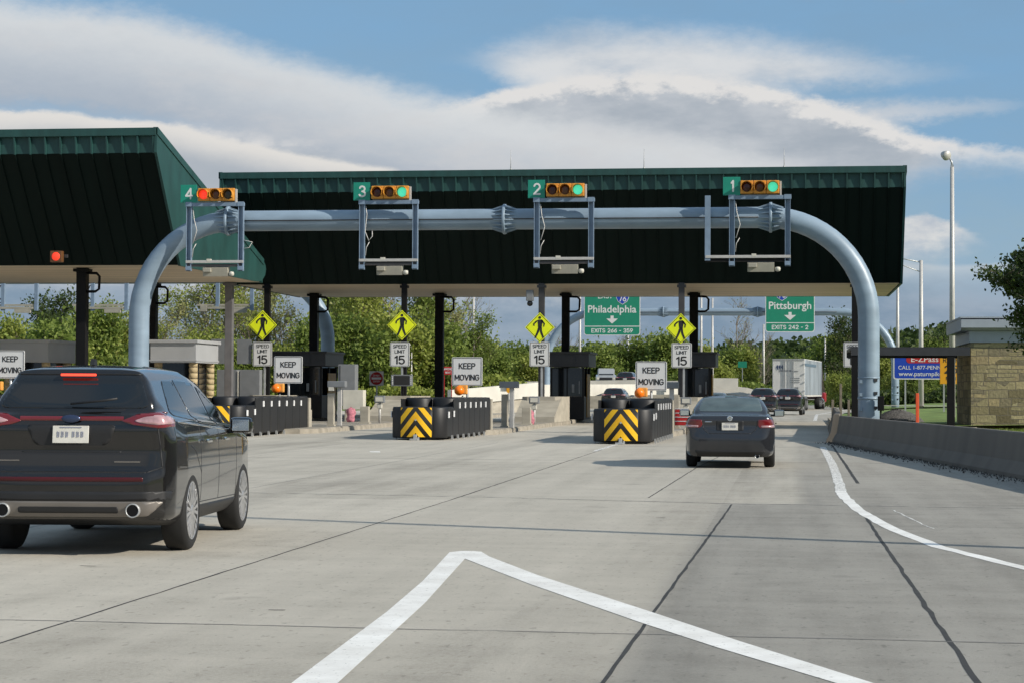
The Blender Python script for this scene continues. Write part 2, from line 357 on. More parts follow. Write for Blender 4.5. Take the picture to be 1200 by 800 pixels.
    bp = N.new('ShaderNodeBump'); bp.inputs['Strength'].default_value = 0.5; bp.inputs['Distance'].default_value = 0.012
    L.new(mt('ADD', fine, mt('MULTIPLY', cross, 0.5)), bp.inputs['Height']); L.new(bp.outputs[0], B.inputs['Normal'])
    return m
def stone_mat():
    m, N, L, B = nodes_mat('stone_blocks')
    tc = N.new('ShaderNodeTexCoord'); mp = N.new('ShaderNodeMapping'); L.new(tc.outputs['Object'], mp.inputs[0])
    mp.inputs['Rotation'].default_value = (R(90), 0, 0)
    nz = N.new('ShaderNodeTexNoise'); nz.inputs['Scale'].default_value = 1.6; nz.inputs['Detail'].default_value = 2; L.new(tc.outputs['Object'], nz.inputs[0])
    ad = N.new('ShaderNodeVectorMath'); ad.operation = 'MULTIPLY_ADD'; ad.inputs[1].default_value = (0.10, 0.10, 0.06)
    sx = N.new('ShaderNodeSeparateXYZ'); L.new(tc.outputs['Object'], sx.inputs[0]); cx = N.new('ShaderNodeCombineXYZ')
    a = N.new('ShaderNodeMath'); a.operation = 'ADD'; L.new(sx.outputs[0], a.inputs[0]); L.new(sx.outputs[1], a.inputs[1])
    L.new(a.outputs[0], cx.inputs[0]); L.new(sx.outputs[2], cx.inputs[1])
    L.new(nz.outputs['Color'], ad.inputs[0]); L.new(cx.outputs[0], ad.inputs[2])
    def brick(w, h, off, frq, sq):
        b = N.new('ShaderNodeTexBrick'); b.offset = off; b.squash = sq; b.squash_frequency = frq
        b.inputs['Scale'].default_value = 1; b.inputs['Brick Width'].default_value = w; b.inputs['Row Height'].default_value = h
        b.inputs['Mortar Size'].default_value = 0.018; b.inputs['Mortar Smooth'].default_value = 0.3; b.inputs['Bias'].default_value = 0
        b.inputs['Color1'].default_value = (0, 0, 0, 1); b.inputs['Color2'].default_value = (1, 1, 1, 1); b.inputs['Mortar'].default_value = (0.5, 0.5, 0.5, 1)
        L.new(ad.outputs[0], b.inputs[0]); return b
    b1 = brick(0.78, 0.34, 0.37, 3, 0.6); b2 = brick(0.55, 0.17, 0.45, 2, 1.6)
    sel = N.new('ShaderNodeTexVoronoi'); sel.inputs['Scale'].default_value = 0.9; L.new(cx.outputs[0], sel.inputs[0])
    gt = N.new('ShaderNodeMath'); gt.operation = 'GREATER_THAN'; gt.inputs[1].default_value = 0.62; ssx = N.new('ShaderNodeSeparateColor'); L.new(sel.outputs['Color'], ssx.inputs[0]); L.new(ssx.outputs[0], gt.inputs[0])
    def mixf(a_, b_):
        x = N.new('ShaderNodeMix'); x.data_type = 'RGBA'; L.new(gt.outputs[0], x.inputs[0]); L.new(a_, x.inputs[6]); L.new(b_, x.inputs[7]); return x.outputs[2]
    tone = mixf(b1.outputs['Color'], b2.outputs['Color']); mor = mixf(b1.outputs['Fac'], b2.outputs['Fac'])
    cr = N.new('ShaderNodeValToRGB'); e = cr.color_ramp.elements; e[0].color = (0.14, 0.115, 0.06, 1); e[1].color = (0.40, 0.35, 0.20, 1)
    for p, c in ((0.3, (0.28, 0.24, 0.13)), (0.55, (0.34, 0.29, 0.16)), (0.7, (0.19, 0.165, 0.105)), (0.85, (0.37, 0.295, 0.155))):
        x = e.new(p); x.color = (*c, 1)
    L.new(tone, cr.inputs[0])
    n2 = N.new('ShaderNodeTexNoise'); n2.inputs['Scale'].default_value = 9; n2.inputs['Detail'].default_value = 6; L.new(tc.outputs['Object'], n2.inputs[0])
    mr = N.new('ShaderNodeMapRange'); mr.inputs[3].default_value = 0.55; mr.inputs[4].default_value = 1.4; L.new(n2.outputs[0], mr.inputs[0])
    mu = N.new('ShaderNodeMix'); mu.data_type = 'RGBA'; mu.blend_type = 'MULTIPLY'; mu.inputs[0].default_value = 1; L.new(cr.outputs[0], mu.inputs[6]); L.new(mr.outputs[0], mu.inputs[7])
    mm = N.new('ShaderNodeMix'); mm.data_type = 'RGBA'; L.new(mor, mm.inputs[0]); L.new(mu.outputs[2], mm.inputs[6]); mm.inputs[7].default_value = (0.16, 0.14, 0.10, 1)
    L.new(mm.outputs[2], B.inputs['Base Color']); B.inputs['Roughness'].default_value = 0.9
    h = N.new('ShaderNodeMath'); h.operation = 'SUBTRACT'; L.new(n2.outputs[0], h.inputs[0]); L.new(mor, h.inputs[1])
    bp = N.new('ShaderNodeBump'); bp.inputs['Strength'].default_value = 0.8; bp.inputs['Distance'].default_value = 0.03; L.new(h.outputs[0], bp.inputs['Height']); L.new(bp.outputs[0], B.inputs['Normal'])
    return m
def leaf_mat(name, c1, c2, c3):
    m, N, L, B = nodes_mat(name)
    g = N.new('ShaderNodeNewGeometry'); cr = N.new('ShaderNodeValToRGB'); e = cr.color_ramp.elements
    e[0].color = (*c1, 1); e[1].color = (*c3, 1); k = e.new(0.5); k.color = (*c2, 1)
    L.new(g.outputs['Random Per Island'], cr.inputs[0])
    L.new(cr.outputs[0], B.inputs['Base Color']); B.inputs['Roughness'].default_value = 0.6; B.inputs['Specular IOR Level'].default_value = 0.3
    tr = N.new('ShaderNodeBsdfTranslucent'); L.new(cr.outputs[0], tr.inputs[0]); ms = N.new('ShaderNodeMixShader'); ms.inputs[0].default_value = 0.42
    L.new(B.outputs[0], ms.inputs[1]); L.new(tr.outputs[0], ms.inputs[2])
    L.new(ms.outputs[0], N['Material Output'].inputs[0]); return m
def paint_mat(name, cov):
    """thermoplastic paint: dirty, tyre-rubbed, with chips where concrete shows"""
    m, N, L, B = nodes_mat(name); tc = N.new('ShaderNodeTexCoord')
    def nz(sc, det, rough=.6):
        n = N.new('ShaderNodeTexNoise'); n.inputs['Scale'].default_value = sc; n.inputs['Detail'].default_value = det; n.inputs['Roughness'].default_value = rough; L.new(tc.outputs['Object'], n.inputs[0]); return n.outputs['Fac']
    a = N.new('ShaderNodeValToRGB'); a.color_ramp.elements[0].position = .3; a.color_ramp.elements[1].position = .65; a.color_ramp.elements[0].color = (.64, .62, .575, 1); a.color_ramp.elements[1].color = (.86, .85, .81, 1); L.new(nz(1.8, 7, .7), a.inputs[0])
    c = N.new('ShaderNodeMapRange'); c.inputs[1].default_value = cov; c.inputs[2].default_value = cov + .03; L.new(nz(19, 8, .75), c.inputs[0])
    x = N.new('ShaderNodeMix'); x.data_type = 'RGBA'; L.new(c.outputs[0], x.inputs[0]); L.new(a.outputs[0], x.inputs[6]); x.inputs[7].default_value = (.30, .29, .265, 1)
    L.new(x.outputs[2], B.inputs['Base Color']); B.inputs['Roughness'].default_value = .75; return m
M = dict(
    road=concrete_road(), stone=stone_mat(),
    grass=mat('grass', (0.12, 0.18, 0.03), 0.9, var=0.45, scale=0.8, bump=1.0, bscale=14, col2=(0.14, 0.20, 0.04)),
    seal=mat('joint_sealant', (0.035, 0.033, 0.03), 0.8, var=0.4, scale=6),
    joint=mat('joint_grey', (0.16, 0.155, 0.145), 0.9, var=0.35, scale=9),
    paint=paint_mat('road_paint', 0.60), paint_old=None,
    paintw=paint_mat('worn_road_paint', 0.50),
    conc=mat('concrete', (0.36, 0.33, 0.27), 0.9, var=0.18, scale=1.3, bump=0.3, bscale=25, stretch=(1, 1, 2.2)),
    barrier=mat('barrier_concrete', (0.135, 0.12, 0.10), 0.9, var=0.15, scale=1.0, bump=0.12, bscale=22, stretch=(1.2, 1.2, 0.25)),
    white_conc=mat('white_concrete', (0.55, 0.53, 0.47), 0.85, var=0.12, scale=0.7),
    kerb=mat('kerb_concrete', (0.30, 0.27, 0.22), 0.9, var=0.3, scale=2.0, bump=0.3),
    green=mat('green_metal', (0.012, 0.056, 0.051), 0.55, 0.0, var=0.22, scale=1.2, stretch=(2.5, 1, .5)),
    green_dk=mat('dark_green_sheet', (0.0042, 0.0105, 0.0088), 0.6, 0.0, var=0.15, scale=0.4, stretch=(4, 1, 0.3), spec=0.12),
    soffit=mat('soffit_panels', (0.62, 0.51, 0.38), 0.6, var=0.22, scale=0.8, stretch=(0.12, 3, 1)),
    black=mat('black_steel', (0.006, 0.006, 0.0065), 0.6, var=0.2, spec=0.2),
    steelpost=mat('steel_post', (0.16, 0.155, 0.16), 0.5, 0.3, var=0.2, scale=2),
    greypost=mat('grey_post', (0.06, 0.058, 0.06), 0.5, 0.3, var=0.2, scale=2),
    blue=mat('blue_gantry_paint', (0.235, 0.31, 0.385), 0.42, 0.05, var=0.13, scale=1.6, stretch=(.5, 1, 1.5)),
    blue2=mat('pale_blue_steel', (0.19, 0.26, 0.35), 0.45, 0.1, var=0.15, scale=3),
    galv=mat('galvanized', (0.45, 0.46, 0.46), 0.45, 0.5, var=0.12, scale=5),
    galvl=mat('light_galvanized', (0.50, 0.485, 0.46), 0.5, 0.2, var=0.08, scale=5),
    antenna=mat('antenna_housing', (0.34, 0.32, 0.26), 0.6, var=0.15),
    amber=mat('amber_housing', (0.62, 0.27, 0.03), 0.5, var=0.08),
    lens_off_r=mat('lens_dark_red', (0.05, 0.008, 0.005), 0.25, var=0.1),
    lens_off_y=mat('lens_dark_amber', (0.09, 0.03, 0.006), 0.25, var=0.1),
    lens_off_g=mat('lens_dark_green', (0.03, 0.025, 0.012), 0.25, var=0.1),
    red_on=mat('lit_red_lens', (0.8, 0.05, 0.02), 0.3, emit=(1, 0.05, 0.02), estr=0.7),
    green_on=mat('lit_green_lens', (0.1, 0.7, 0.5), 0.3, emit=(0.08, 0.85, 0.5), estr=0.6),
    lane_sign=mat('lane_sign_green', (0.006, 0.23, 0.16), 0.5, var=0.06),
    hw_green=mat('highway_sign_green', (0.01, 0.22, 0.13), 0.45, var=0.05),
    white=mat('sign_white', (0.66, 0.66, 0.65), 0.5, var=0.04),
    ink=mat('sign_black', (0.015, 0.015, 0.015), 0.6, var=0.05),
    yellow=mat('fluorescent_yellow', (0.80, 0.88, 0.01), 0.5, var=0.05, emit=(0.6, 0.75, 0.0), estr=0.0),
    yel=mat('safety_yellow', (0.95, 0.50, 0.01), 0.55, var=0.18, scale=2, ),
    hdpe=mat('black_plastic', (0.011, 0.011, 0.012), 0.5, var=0.25, scale=3, bump=0.1, bscale=6),
    reflector=mat('white_reflector', (0.75, 0.75, 0.75), 0.4, var=0.05),
    orange=mat('orange_lamp', (0.95, 0.20, 0.008), 0.3, var=0.08),
    orangeh=mat('orange_housing', (0.75, 0.33, 0.06), 0.5, var=0.08),
    bluesign=mat('blue_sign', (0.008, 0.05, 0.40), 0.45, var=0.05),
    red=mat('sign_red', (0.42, 0.015, 0.015), 0.5, var=0.08),
    ramp_yel=mat('ramp_sign_amber', (0.72, 0.33, 0.01), 0.5, var=0.05),
    fascia=mat('grey_fascia', (0.20, 0.21, 0.23), 0.5, 0.1, var=0.08, scale=1.5),
    fascial=mat('light_grey_fascia', (0.38, 0.39, 0.40), 0.5, 0.1, var=0.06, scale=1.5),
    booth=mat('dark_booth', (0.010, 0.0105, 0.0115), 0.5, var=0.2, spec=0.25),
    boothfascia=mat('booth_fascia', (0.032, 0.034, 0.039), 0.5, var=0.15),
    tan=mat('tan_post', (0.42, 0.33, 0.19), 0.8, var=0.2, scale=5),
    doory=mat('ochre_door', (0.30, 0.16, 0.02), 0.5, var=0.15),
    glass=mat('dark_glass', (0.008, 0.010, 0.012), 0.06, 0.0, var=0.05, spec=0.7),
    cabinet=mat('grey_cabinet', (0.20, 0.21, 0.22), 0.5, 0.1, var=0.08),
    whitebox=mat('white_cabinet', (0.55, 0.53, 0.46), 0.6, var=0.12, scale=2),
    gravel=mat('gravel', (0.085, 0.08, 0.075), 0.95, var=0.7, scale=14, bump=1.0, bscale=18),
    bark=mat('bark', (0.19, 0.16, 0.125), 0.9, var=0.3, scale=4, stretch=(4, 4, 0.6), bump=0.4),
    tyre=mat('tyre_rubber', (0.012, 0.012, 0.012), 0.8, var=0.2),
    rim=mat('alloy_rim', (0.55, 0.55, 0.56), 0.28, 0.75, var=0.05),
    chrome=mat('chrome', (0.75, 0.75, 0.75), 0.12, 1.0, var=0.02),
    trim=mat('black_trim', (0.014, 0.014, 0.015), 0.55, var=0.2),
    tail=mat('tail_lamp_red', (0.14, 0.005, 0.008), 0.12, var=0.1, coat=1.0),
    tailclear=mat('tail_lamp_clear', (0.50, 0.30, 0.31), 0.15, 0.2, var=0.25, scale=14, coat=1.0),
    brake=mat('lit_brake_bar', (0.8, 0.05, 0.03), 0.3, emit=(1, 0.07, 0.03), estr=1.6),
    silver=mat('silver_plastic', (0.20, 0.18, 0.16), 0.42, 0.4, var=0.08),
    plate=mat('licence_plate', (0.62, 0.60, 0.54), 0.5, var=0.10, scale=9),
    platei=mat('plate_ink', (0.26, 0.27, 0.33), 0.6, var=0.2),
    trailer=mat('trailer_white', (0.62, 0.61, 0.58), 0.45, var=0.08, scale=1.2),
    trailerg=mat('trailer_side', (0.42, 0.46, 0.50), 0.3, 0.3, var=0.3, scale=1.4, stretch=(1, 0.35, 0.1)),
    purple=mat('dark_purple_paint', (0.05, 0.02, 0.04), 0.3, 0.2, var=0.2, coat=0.5),
    redpaint=mat('red_paint', (0.35, 0.02, 0.03), 0.35, var=0.15, coat=0.5),
    pink=mat('pink_cloth', (0.45, 0.16, 0.2), 0.8, var=0.5, scale=8),
    hill=mat('far_hill', (0.05, 0.085, 0.045), 0.95, var=0.4, scale=0.03, bump=1.0, bscale=0.3),
    orange_post=mat('red_orange_post', (0.75, 0.10, 0.03), 0.5, var=0.06),
)
LEAF = [leaf_mat('spring_leaf', (0.15, 0.18, 0.03), (0.26, 0.31, 0.055), (0.38, 0.41, 0.11)),
        leaf_mat('mid_leaf', (0.09, 0.13, 0.025), (0.17, 0.23, 0.045), (0.27, 0.33, 0.075)),
        leaf_mat('dark_leaf', (0.025, 0.042, 0.012), (0.05, 0.08, 0.02), (0.10, 0.14, 0.032)),
        leaf_mat('budding_leaf', (0.22, 0.22, 0.08), (0.31, 0.31, 0.12), (0.38, 0.39, 0.16))]

# ------------------------------------------------------------------ ground, road, markings
def sheet(name, poly, z, m, lab=None):
    b = MB(); b.poly([(x, y, z) for x, y in poly]); o = b.build(name, m, recalc=False)
    if o.data.polygons[0].normal.z < 0: o.data.flip_normals()
    return tag(o, lab, None, None, 'structure')
sheet('ground', [(-1600, -200), (1600, -200), (1600, 3500), (-1600, 3500)], -0.03, M['grass'])
# a grid sheet so the road edge follows the barrier
sheet('road', [(-80, -15), (9, -15), (6.5, 20), (4.5, 36), (3.2, 48), (1.9, 63), (2.4, 85), (2.6, 120), (4.0, 150), (9.5, 200), (16, 245), (-20, 245), (-30, 180), (-34, 120), (-80, 112)], 0.0, M['road'])
def strip(name, pts, w, m, z=0.004, wob=0.0, wfun=None, step=0.35):
    """flat ribbon along a polyline with slightly ragged edges"""
    P = []
    for (x0, y0), (x1, y1) in zip(pts, pts[1:]):
        n = max(1, int(math.hypot(x1 - x0, y1 - y0) / step))
        for k in range(n): P.append((x0 + (x1 - x0) * k / n, y0 + (y1 - y0) * k / n))
    P.append(pts[-1]); b = bmesh.new(); prev = None
    for i, (x, y) in enumerate(P):
        a = P[max(0, i - 1)]; c = P[min(len(P) - 1, i + 1)]; d = Vector((c[0] - a[0], c[1] - a[1])).normalized(); nn = Vector((-d.y, d.x))
        ww = (wfun(i / (len(P) - 1)) if wfun else w) / 2; o1 = random.gauss(0, wob); o2 = random.gauss(0, wob); sh = random.gauss(0, wob)
        v = (b.verts.new((x + nn.x * (ww + o1 + sh), y + nn.y * (ww + o1 + sh), z)), b.verts.new((x - nn.x * (ww + o2 - sh), y - nn.y * (ww + o2 - sh), z)))
        if prev: b.faces.new((prev[1], v[1], v[0], prev[0]))
        prev = v
    me = bpy.data.meshes.new(name); b.to_mesh(me); b.free()
    o = link(name, me, m); return tag(o, None, None, None, 'structure')
Zj = 0.0012
strip('road_joint', [(-4.72, -5), (-4.72, 11.9), (-4.70, 28.4)], 0.022, M['seal'], Zj, 0.002)
strip('road_joint', [(-4.70, 28.4), (-4.83, 52.2), (-4.9, 57)], 0.028, M['seal'], Zj, 0.0022)
strip('road_joint', [(-1.0, -5), (-0.97, 10.8), (-0.76, 28.1)], 0.026, M['seal'], Zj, 0.0022)
strip('road_joint', [(-2.0, 29.6), (-1.84, 41.2), (-1.3, 60)], 0.022, M['seal'], Zj, 0.002)
strip('road_joint', [(1.0, -5), (1.0, 11.1), (0.94, 26)], 0.036, M['seal'], Zj, 0.0035)
strip('road_joint', [(1.16, 35), (1.2, 44), (1.25, 60)], 0.06, M['seal'], Zj, 0.0022)
strip('road_joint', [(-8.4, 5), (-8.3, 30), (-8.5, 60)], 0.02, M['joint'], Zj, 0.003)
strip('road_joint', [(-12.2, 5), (-12.2, 62)], 0.02, M['joint'], Zj, 0.003)
strip('road_joint', [(-15.9, 5), (-15.9, 60)], 0.02, M['joint'], Zj, 0.003)
strip('road_joint', [(-60, 29.9), (-8.15, 29.8), (-4, 29.2), (-0.8, 28.3), (3.0, 27.95), (5.3, 27.7)], 0.05, M['joint'], 0.0018, 0.016, step=0.12)
strip('road_joint', [(-30, 13.4), (-5.2, 13.1), (1.35, 12.95), (7, 12.8)], 0.025, M['joint'], 0.0018, 0.006)
strip('road_joint', [(-40, 45.5), (-5, 45.2), (3.2, 45)], 0.06, M['joint'], 0.0018, 0.01)
strip('road_joint', [(-5, 57), (0, 57.2), (1.4, 57.4)], 0.05, M['joint'], 0.0018, 0.01)
for x, y, l in ((-3.6, 14.0, .12), (-6.1, 17.2, .14), (-1.6, 25, .12)):
    strip('tar_fleck', [(x, y), (x + l, y + random.uniform(-.03, .03))], 0.03, M['seal'], 0.0018, 0.006, step=0.04)
# hairline cracks
for x, y, a, l in ((-0.9, 24.0, .15, 1.8), (0.95, 22.5, .2, 1.6), (-2.6, 24.6, -.1, 1.6), (-4.7, 20.5, 3.0, 1.5)):
    P = [(x, y)]
    for k in range(14): a += random.gauss(0, .10); P.append((P[-1][0] + math.cos(a) * l / 14, P[-1][1] + math.sin(a) * l / 14 * 1.5))
    strip('road_crack', P, 0.005, M['joint'], 0.0018, 0.002, step=0.1)
# chevron of the gore and the edge line
ap = (-3.0, 19.05)
chev = MB()
chev.bm.faces.new([chev.bm.verts.new((x, y, 0.0026)) for x, y in ((-3.19, 19.25), (-3.10, 19.42), (-3.0, 19.42), (-2.93, 18.56), (-2.60, 14.6), (-2.34, 10.53), (-2.0, 3.0), (-2.22, 3.0), (-2.58, 10.49), (-2.76, 14.0), (-2.92, 16.3))])
chev.bm.faces.new([chev.bm.verts.new((x, y, 0.0031)) for x, y in ((-2.998, 19.42), (-2.90, 19.36), (-2.74, 18.8), (-2.07, 17.0), (-0.98, 14.4), (-0.3, 12.75), (0.46, 11.0), (1.9, 8.0), (1.68, 8.0), (0.27, 10.96), (-0.42, 12.4), (-0.98, 13.67), (-2.05, 16.24), (-2.93, 18.54))])
o = chev.build('gore_marking', M['paint'], recalc=False); tag(o, None, None, None, 'structure')
for f in o.data.polygons: pass
strip('edge_line', [(0.94, 58), (0.95, 56.3), (0.93, 44), (0.84, 34), (0.80, 31.9)], 0.17, M['paintw'], 0.0026, 0.004)
strip('edge_line', [(0.80, 32.2), (0.82, 30.0), (0.92, 26.9), (1.15, 23.5), (1.49, 20.83), (2.07, 18.4), (2.7, 16.3), (4.2, 12.5)], 0.2, M['paint'], 0.0031, 0.004, wfun=lambda t: 0.165 - 0.03 * t)
strip('edge_line', [(-4.9, 60), (-4.9, 52)], 0.12, M['paintw'], 0.0026, 0.01)
strip('edge_line', [(-10.3, 50.5), (-10.1, 49.7)], 0.25, M['paint'], 0.0026, 0.01)
strip('edge_line', [(1.35, 27.2), (1.62, 23.6)], 0.025, M['paintw'], 0.0026, 0.008)
strip('lane_line', [(1.4, 110), (1.9, 140), (5.8, 190)], 0.2, M['paintw'], 0.0026)
strip('lane_line', [(-9, 120), (-7, 160), (-2, 215)], 0.2, M['paintw'], 0.0026)

# toll islands (raised concrete with kerbs)
ISL = [-4.72, -11.05, -17.45, -24.0]
def island(name, x, y0, y1, hw=1.0, z=0.17):
    b = MB(); pts = [(x - hw, y0 + 1.0), (x - hw * .6, y0 + .15), (x, y0), (x + hw * .6, y0 + .15), (x + hw, y0 + 1.0), (x + hw, y1 - 1), (x, y1), (x - hw, y1 - 1)]
    b.prism(pts, 'z', -0.02, z); bmesh.ops.bevel(b.bm, geom=[e for e in b.bm.edges if all(v.co.z > z - .01 for v in e.verts)], offset=0.03, segments=2, affect='EDGES')
    o = b.build(name, M['kerb']); return tag(o, None, None, None, 'structure')
for x in ISL: island('toll_island', x, 69.6, 122, 0.98)
island('toll_island', -27.5, 62, 112, 1.35); island('toll_island', -34.2, 62, 112, 1.35)
b = MB(); b.prism([(1.75, 63.0), (2.6, 62.8), (7.5, 84), (7.5, 104), (4.2, 112), (2.1, 112), (1.95, 85)], 'z', -0.02, 0.15); tag(b.build('roadside_apron', M['kerb']), None, None, None, 'structure')

# ------------------------------------------------------------------ right jersey barrier
def jersey(name, pts, h, m, label, cat='barrier', wb=0.6, joints=3.0):
    """F-shape barrier swept along a ground polyline"""
    P = []
    for (x0, y0), (x1, y1) in zip(pts, pts[1:]):
        n = max(1, int(math.hypot(x1 - x0, y1 - y0) / 0.75))
        for k in range(n): P.append((x0 + (x1 - x0) * k / n, y0 + (y1 - y0) * k / n))
    P.append(pts[-1])
    prof = [(-wb / 2, 0), (-wb / 2, .08), (-wb / 2 + .13, .30), (-.085, h - .02), (-.065, h), (.065, h), (.085, h - .02), (wb / 2 - .13, .30), (wb / 2, .08), (wb / 2, 0)]
    b = bmesh.new(); prev = None
    for i, (x, y) in enumerate(P):
        a = P[max(0, i - 1)]; c = P[min(len(P) - 1, i + 1)]; d = Vector((c[0] - a[0], c[1] - a[1])).normalized(); nn = Vector((d.y, -d.x))
        ring = [b.verts.new((x + nn.x * u, y + nn.y * u, w)) for u, w in prof]
        if prev:
            for k in range(len(prof) - 1): b.faces.new((prev[k], prev[k + 1], ring[k + 1], ring[k]))
        else: b.faces.new(ring[::-1])
        prev = ring
    b.faces.new(prev); bmesh.ops.recalc_face_normals(b, faces=b.faces)
    me = bpy.data.meshes.new(name); b.to_mesh(me); b.free(); o = link(name, me, m); return tag(o, label, cat)
BAR = [(7.0, 15), (5.6, 26), (4.42, 37), (3.29, 47.1), (2.35, 55.5), (1.62, 63)]
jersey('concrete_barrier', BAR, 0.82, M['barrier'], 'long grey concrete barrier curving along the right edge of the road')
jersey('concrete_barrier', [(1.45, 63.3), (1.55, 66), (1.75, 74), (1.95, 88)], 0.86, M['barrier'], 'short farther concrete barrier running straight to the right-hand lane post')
# gravel washed against the foot of the barrier
def gravel():
    b = bmesh.new()
    for i in range(1500):
        t = random.random() ** 0.8; k = t * (len(BAR) - 1); j = min(int(k), len(BAR) - 2); f = k - j
        x = BAR[j][0] * (1 - f) + BAR[j + 1][0] * f - 0.33 - abs(random.gauss(0, .22)); y = BAR[j][1] * (1 - f) + BAR[j + 1][1] * f
        s = random.uniform(.012, .035); ps = [b.verts.new((x + random.uniform(-s, s), y + random.uniform(-s, s), z)) for z in (0.003, 0.003, 0.003, s * 1.5)]
        for q in ((0, 1, 3), (1, 2, 3), (2, 0, 3)): b.faces.new([ps[w] for w in q])
    me = bpy.data.meshes.new('gravel'); b.to_mesh(me); b.free(); tag(link('gravel', me, M['gravel']), 'loose gravel washed along the foot of the concrete barrier', None, None, 'stuff')
gravel()

# ------------------------------------------------------------------ canopies
def canopy(x0, x1, yf, lean, zt, zb, yb, zback, label, cols, rounded):
    """x0..x1 wide; front top edge at yf; leaning face down to yf+lean; back edge at yb"""
    t = thing('toll_canopy', label, 'canopy', ((x0 + x1) / 2, yf, 0)); cx = (x0 + x1) / 2
    X0, X1 = x0 - cx, x1 - cx; D = yb - yf
    fz = zt - 0.92
    # leaning face with standing seams
    b = MB(); b.prism([(0.12, fz), (0.42, fz), (lean + .25, zb + .02), (lean, zb + .02)], 'x', X0 + .06, X1 - .06)
    n = int((X1 - X0) / 0.6)
    for k in range(n + 1):
        x = X0 + .1 + k * (X1 - X0 - .2) / n
        b.prism([(0.06, fz - .02), (0.13, fz), (lean + .01, zb + .03), (lean - .05, zb + .03)], 'x', x - .02, x + .02)
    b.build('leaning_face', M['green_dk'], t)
    # fascia band: recessed panels between ribs, top trim
    b = MB(); b.box(((X0 + X1) / 2, .16, (zt + fz) / 2 - .05), (X1 - X0 - .1, .06, zt - fz - .1))
    for k in range(n + 1):
        x = X0 + .1 + k * (X1 - X0 - .2) / n
        b.prism([(0.13, fz - .03), (0.13, zt - .3), (-0.02, zt - .3), (0.06, fz - .03)], 'x', x - .03, x + .03)
    b.build('ribbed_fascia', M['green'], t)
    b = MB(); b.box(((X0 + X1) / 2, .08, zt - .14), (X1 - X0 + .04, .24, .30), bev=.02); b.build('top_trim', M['green'], t)
    # roof slab
    b = MB(); b.prism([(0.22, zt - .28), (0.22, zt - .02), (D - .4, zback), (D - .4, zback - .25)], 'x', X0 + .1, X1 - .1); b.build('roof', M['green'], t)
    # end panels
    prof = [(0.0, zt), (0.0, fz), (lean - .02, zb - .02)]
    if rounded: prof += [(D - 1.6, zb - .02), (D - .7, zb + .08), (D - .15, zb + .35), (D, zb + .62), (D - .1, zb + .8), (D - .5, zback + .02)]
    else: prof += [(D - .5, zb - .02), (D, zb + .25), (D - .5, zback)]
    for s_, xx in ((0, X0), (1, X1)):
        b = MB(); b.prism(prof, 'x', xx - .05, xx + .05); 
        tr = [(0.0, zt + .03), (0.0, zt - .25), (D - .5, zback - .22), (D - .5, zback + .05)]
        b.prism(tr, 'x', xx - .09, xx + .09)
        b.build('end_panel', M['green'], t)
    # soffit boards
    b = MB(); ny = int((D - lean - .6) / 0.45)
    for k in range(ny):
        ya = lean + .05 + k * (D - lean - .6) / ny; yc = ya + (D - lean - .6) / ny
        b.prism([(ya, zb + .0), (yc - .09, zb), (yc - .09, zb + .07), (yc, zb + .07), (yc, zb + .09), (ya, zb + .09)], 'x', X0 + .1, X1 - .1)
    b.build('soffit', M['soffit'], t)
    b = MB(); b.box(((X0 + X1) / 2, D - .3, (zb + zback) / 2 - .05), (X1 - X0 - .1, .12, zback - zb - .1)); b.build('rear_fascia', M['green'], t)
    for (x, y, w, m_, base) in cols:
        b = MB(); b.box((x - cx, y - yf, (zb + .05 + base) / 2), (w, w, zb + .05 - base), bev=.015)
        b.box((x - cx, y - yf, zb - .1), (w * 1.5, w * 1.5, .12)); b.box((x - cx, y - yf, base + .02), (w * 1.8, w * 1.8, .04))
        b.build('column', M[m_], t)
    # conduit loops at the column heads
    for (x, y, w, m_, base) in cols:
        if w > .3 and m_ == 'black':
            b = MB(); px, py = x - cx + w / 2, y - yf - .05
            b.tube([(px, py, zb - .95), (px + .35, py, zb - .95), (px + .5, py, zb - .85), (px + .52, py, zb - .35), (px + .40, py, zb - .22), (px, py, zb - .2)], .055, 8); b.build('conduit', M['black'], t)
    return t
can_r = canopy(-25.8, 5.05, 91.0, 2.8, 11.42, 6.42, 107, 7.6, 'wide dark green slanted toll canopy behind the lane 1 to 4 signals',
       [(-24.3, 93.9, .27, 'black', .15), (-17.75, 93.9, .25, 'black', .15), (-11.3, 93.9, .27, 'greypost', .15), (-4.85, 93.9, .27, 'greypost', .15),
        (3.0, 93.9, .32, 'black', .15), (-23.95, 102, .42, 'black', .15), (-17.47, 102, .42, 'black', .15), (-11.06, 102, .38, 'black', .15), (-4.66, 102, .42, 'black', .15)], False)
can_l = canopy(-62, -23.62, 74.4, 3.2, 11.34, 6.35, 90.8, 7.35, 'nearer dark green toll canopy with a bright green end panel at far left',
       [(-28.05, 79.0, .40, 'black', .15), (-28.65, 90.0, .42, 'black', .0), (-25.05, 90.0, .34, 'steelpost', 0.0), (-36, 79.0, .4, 'black', 0), (-44, 79, .4, 'black', 0)], True)
# thin lightning rods on the right roof
for x in (-12.4, -6.4, -.2):
    b = MB(); b.cyl((0, 0, 0), (0, 0, .9), .018, .008, 6); b.cyl((0, 0, 0), (0, 0, .08), .05, .03, 8)
    tag(b.build('lightning_rod', M['galvl'], None, (x, 91.15, 11.42)), 'thin lightning rod on the canopy roof edge ' + {-12.4: 'nearest the lane 3 signal', -6.4: 'between the lane 2 and lane 1 signals', -.2: 'just right of the lane 1 signal'}[x], 'lightning rod', 'lightning rods on the roof edge')

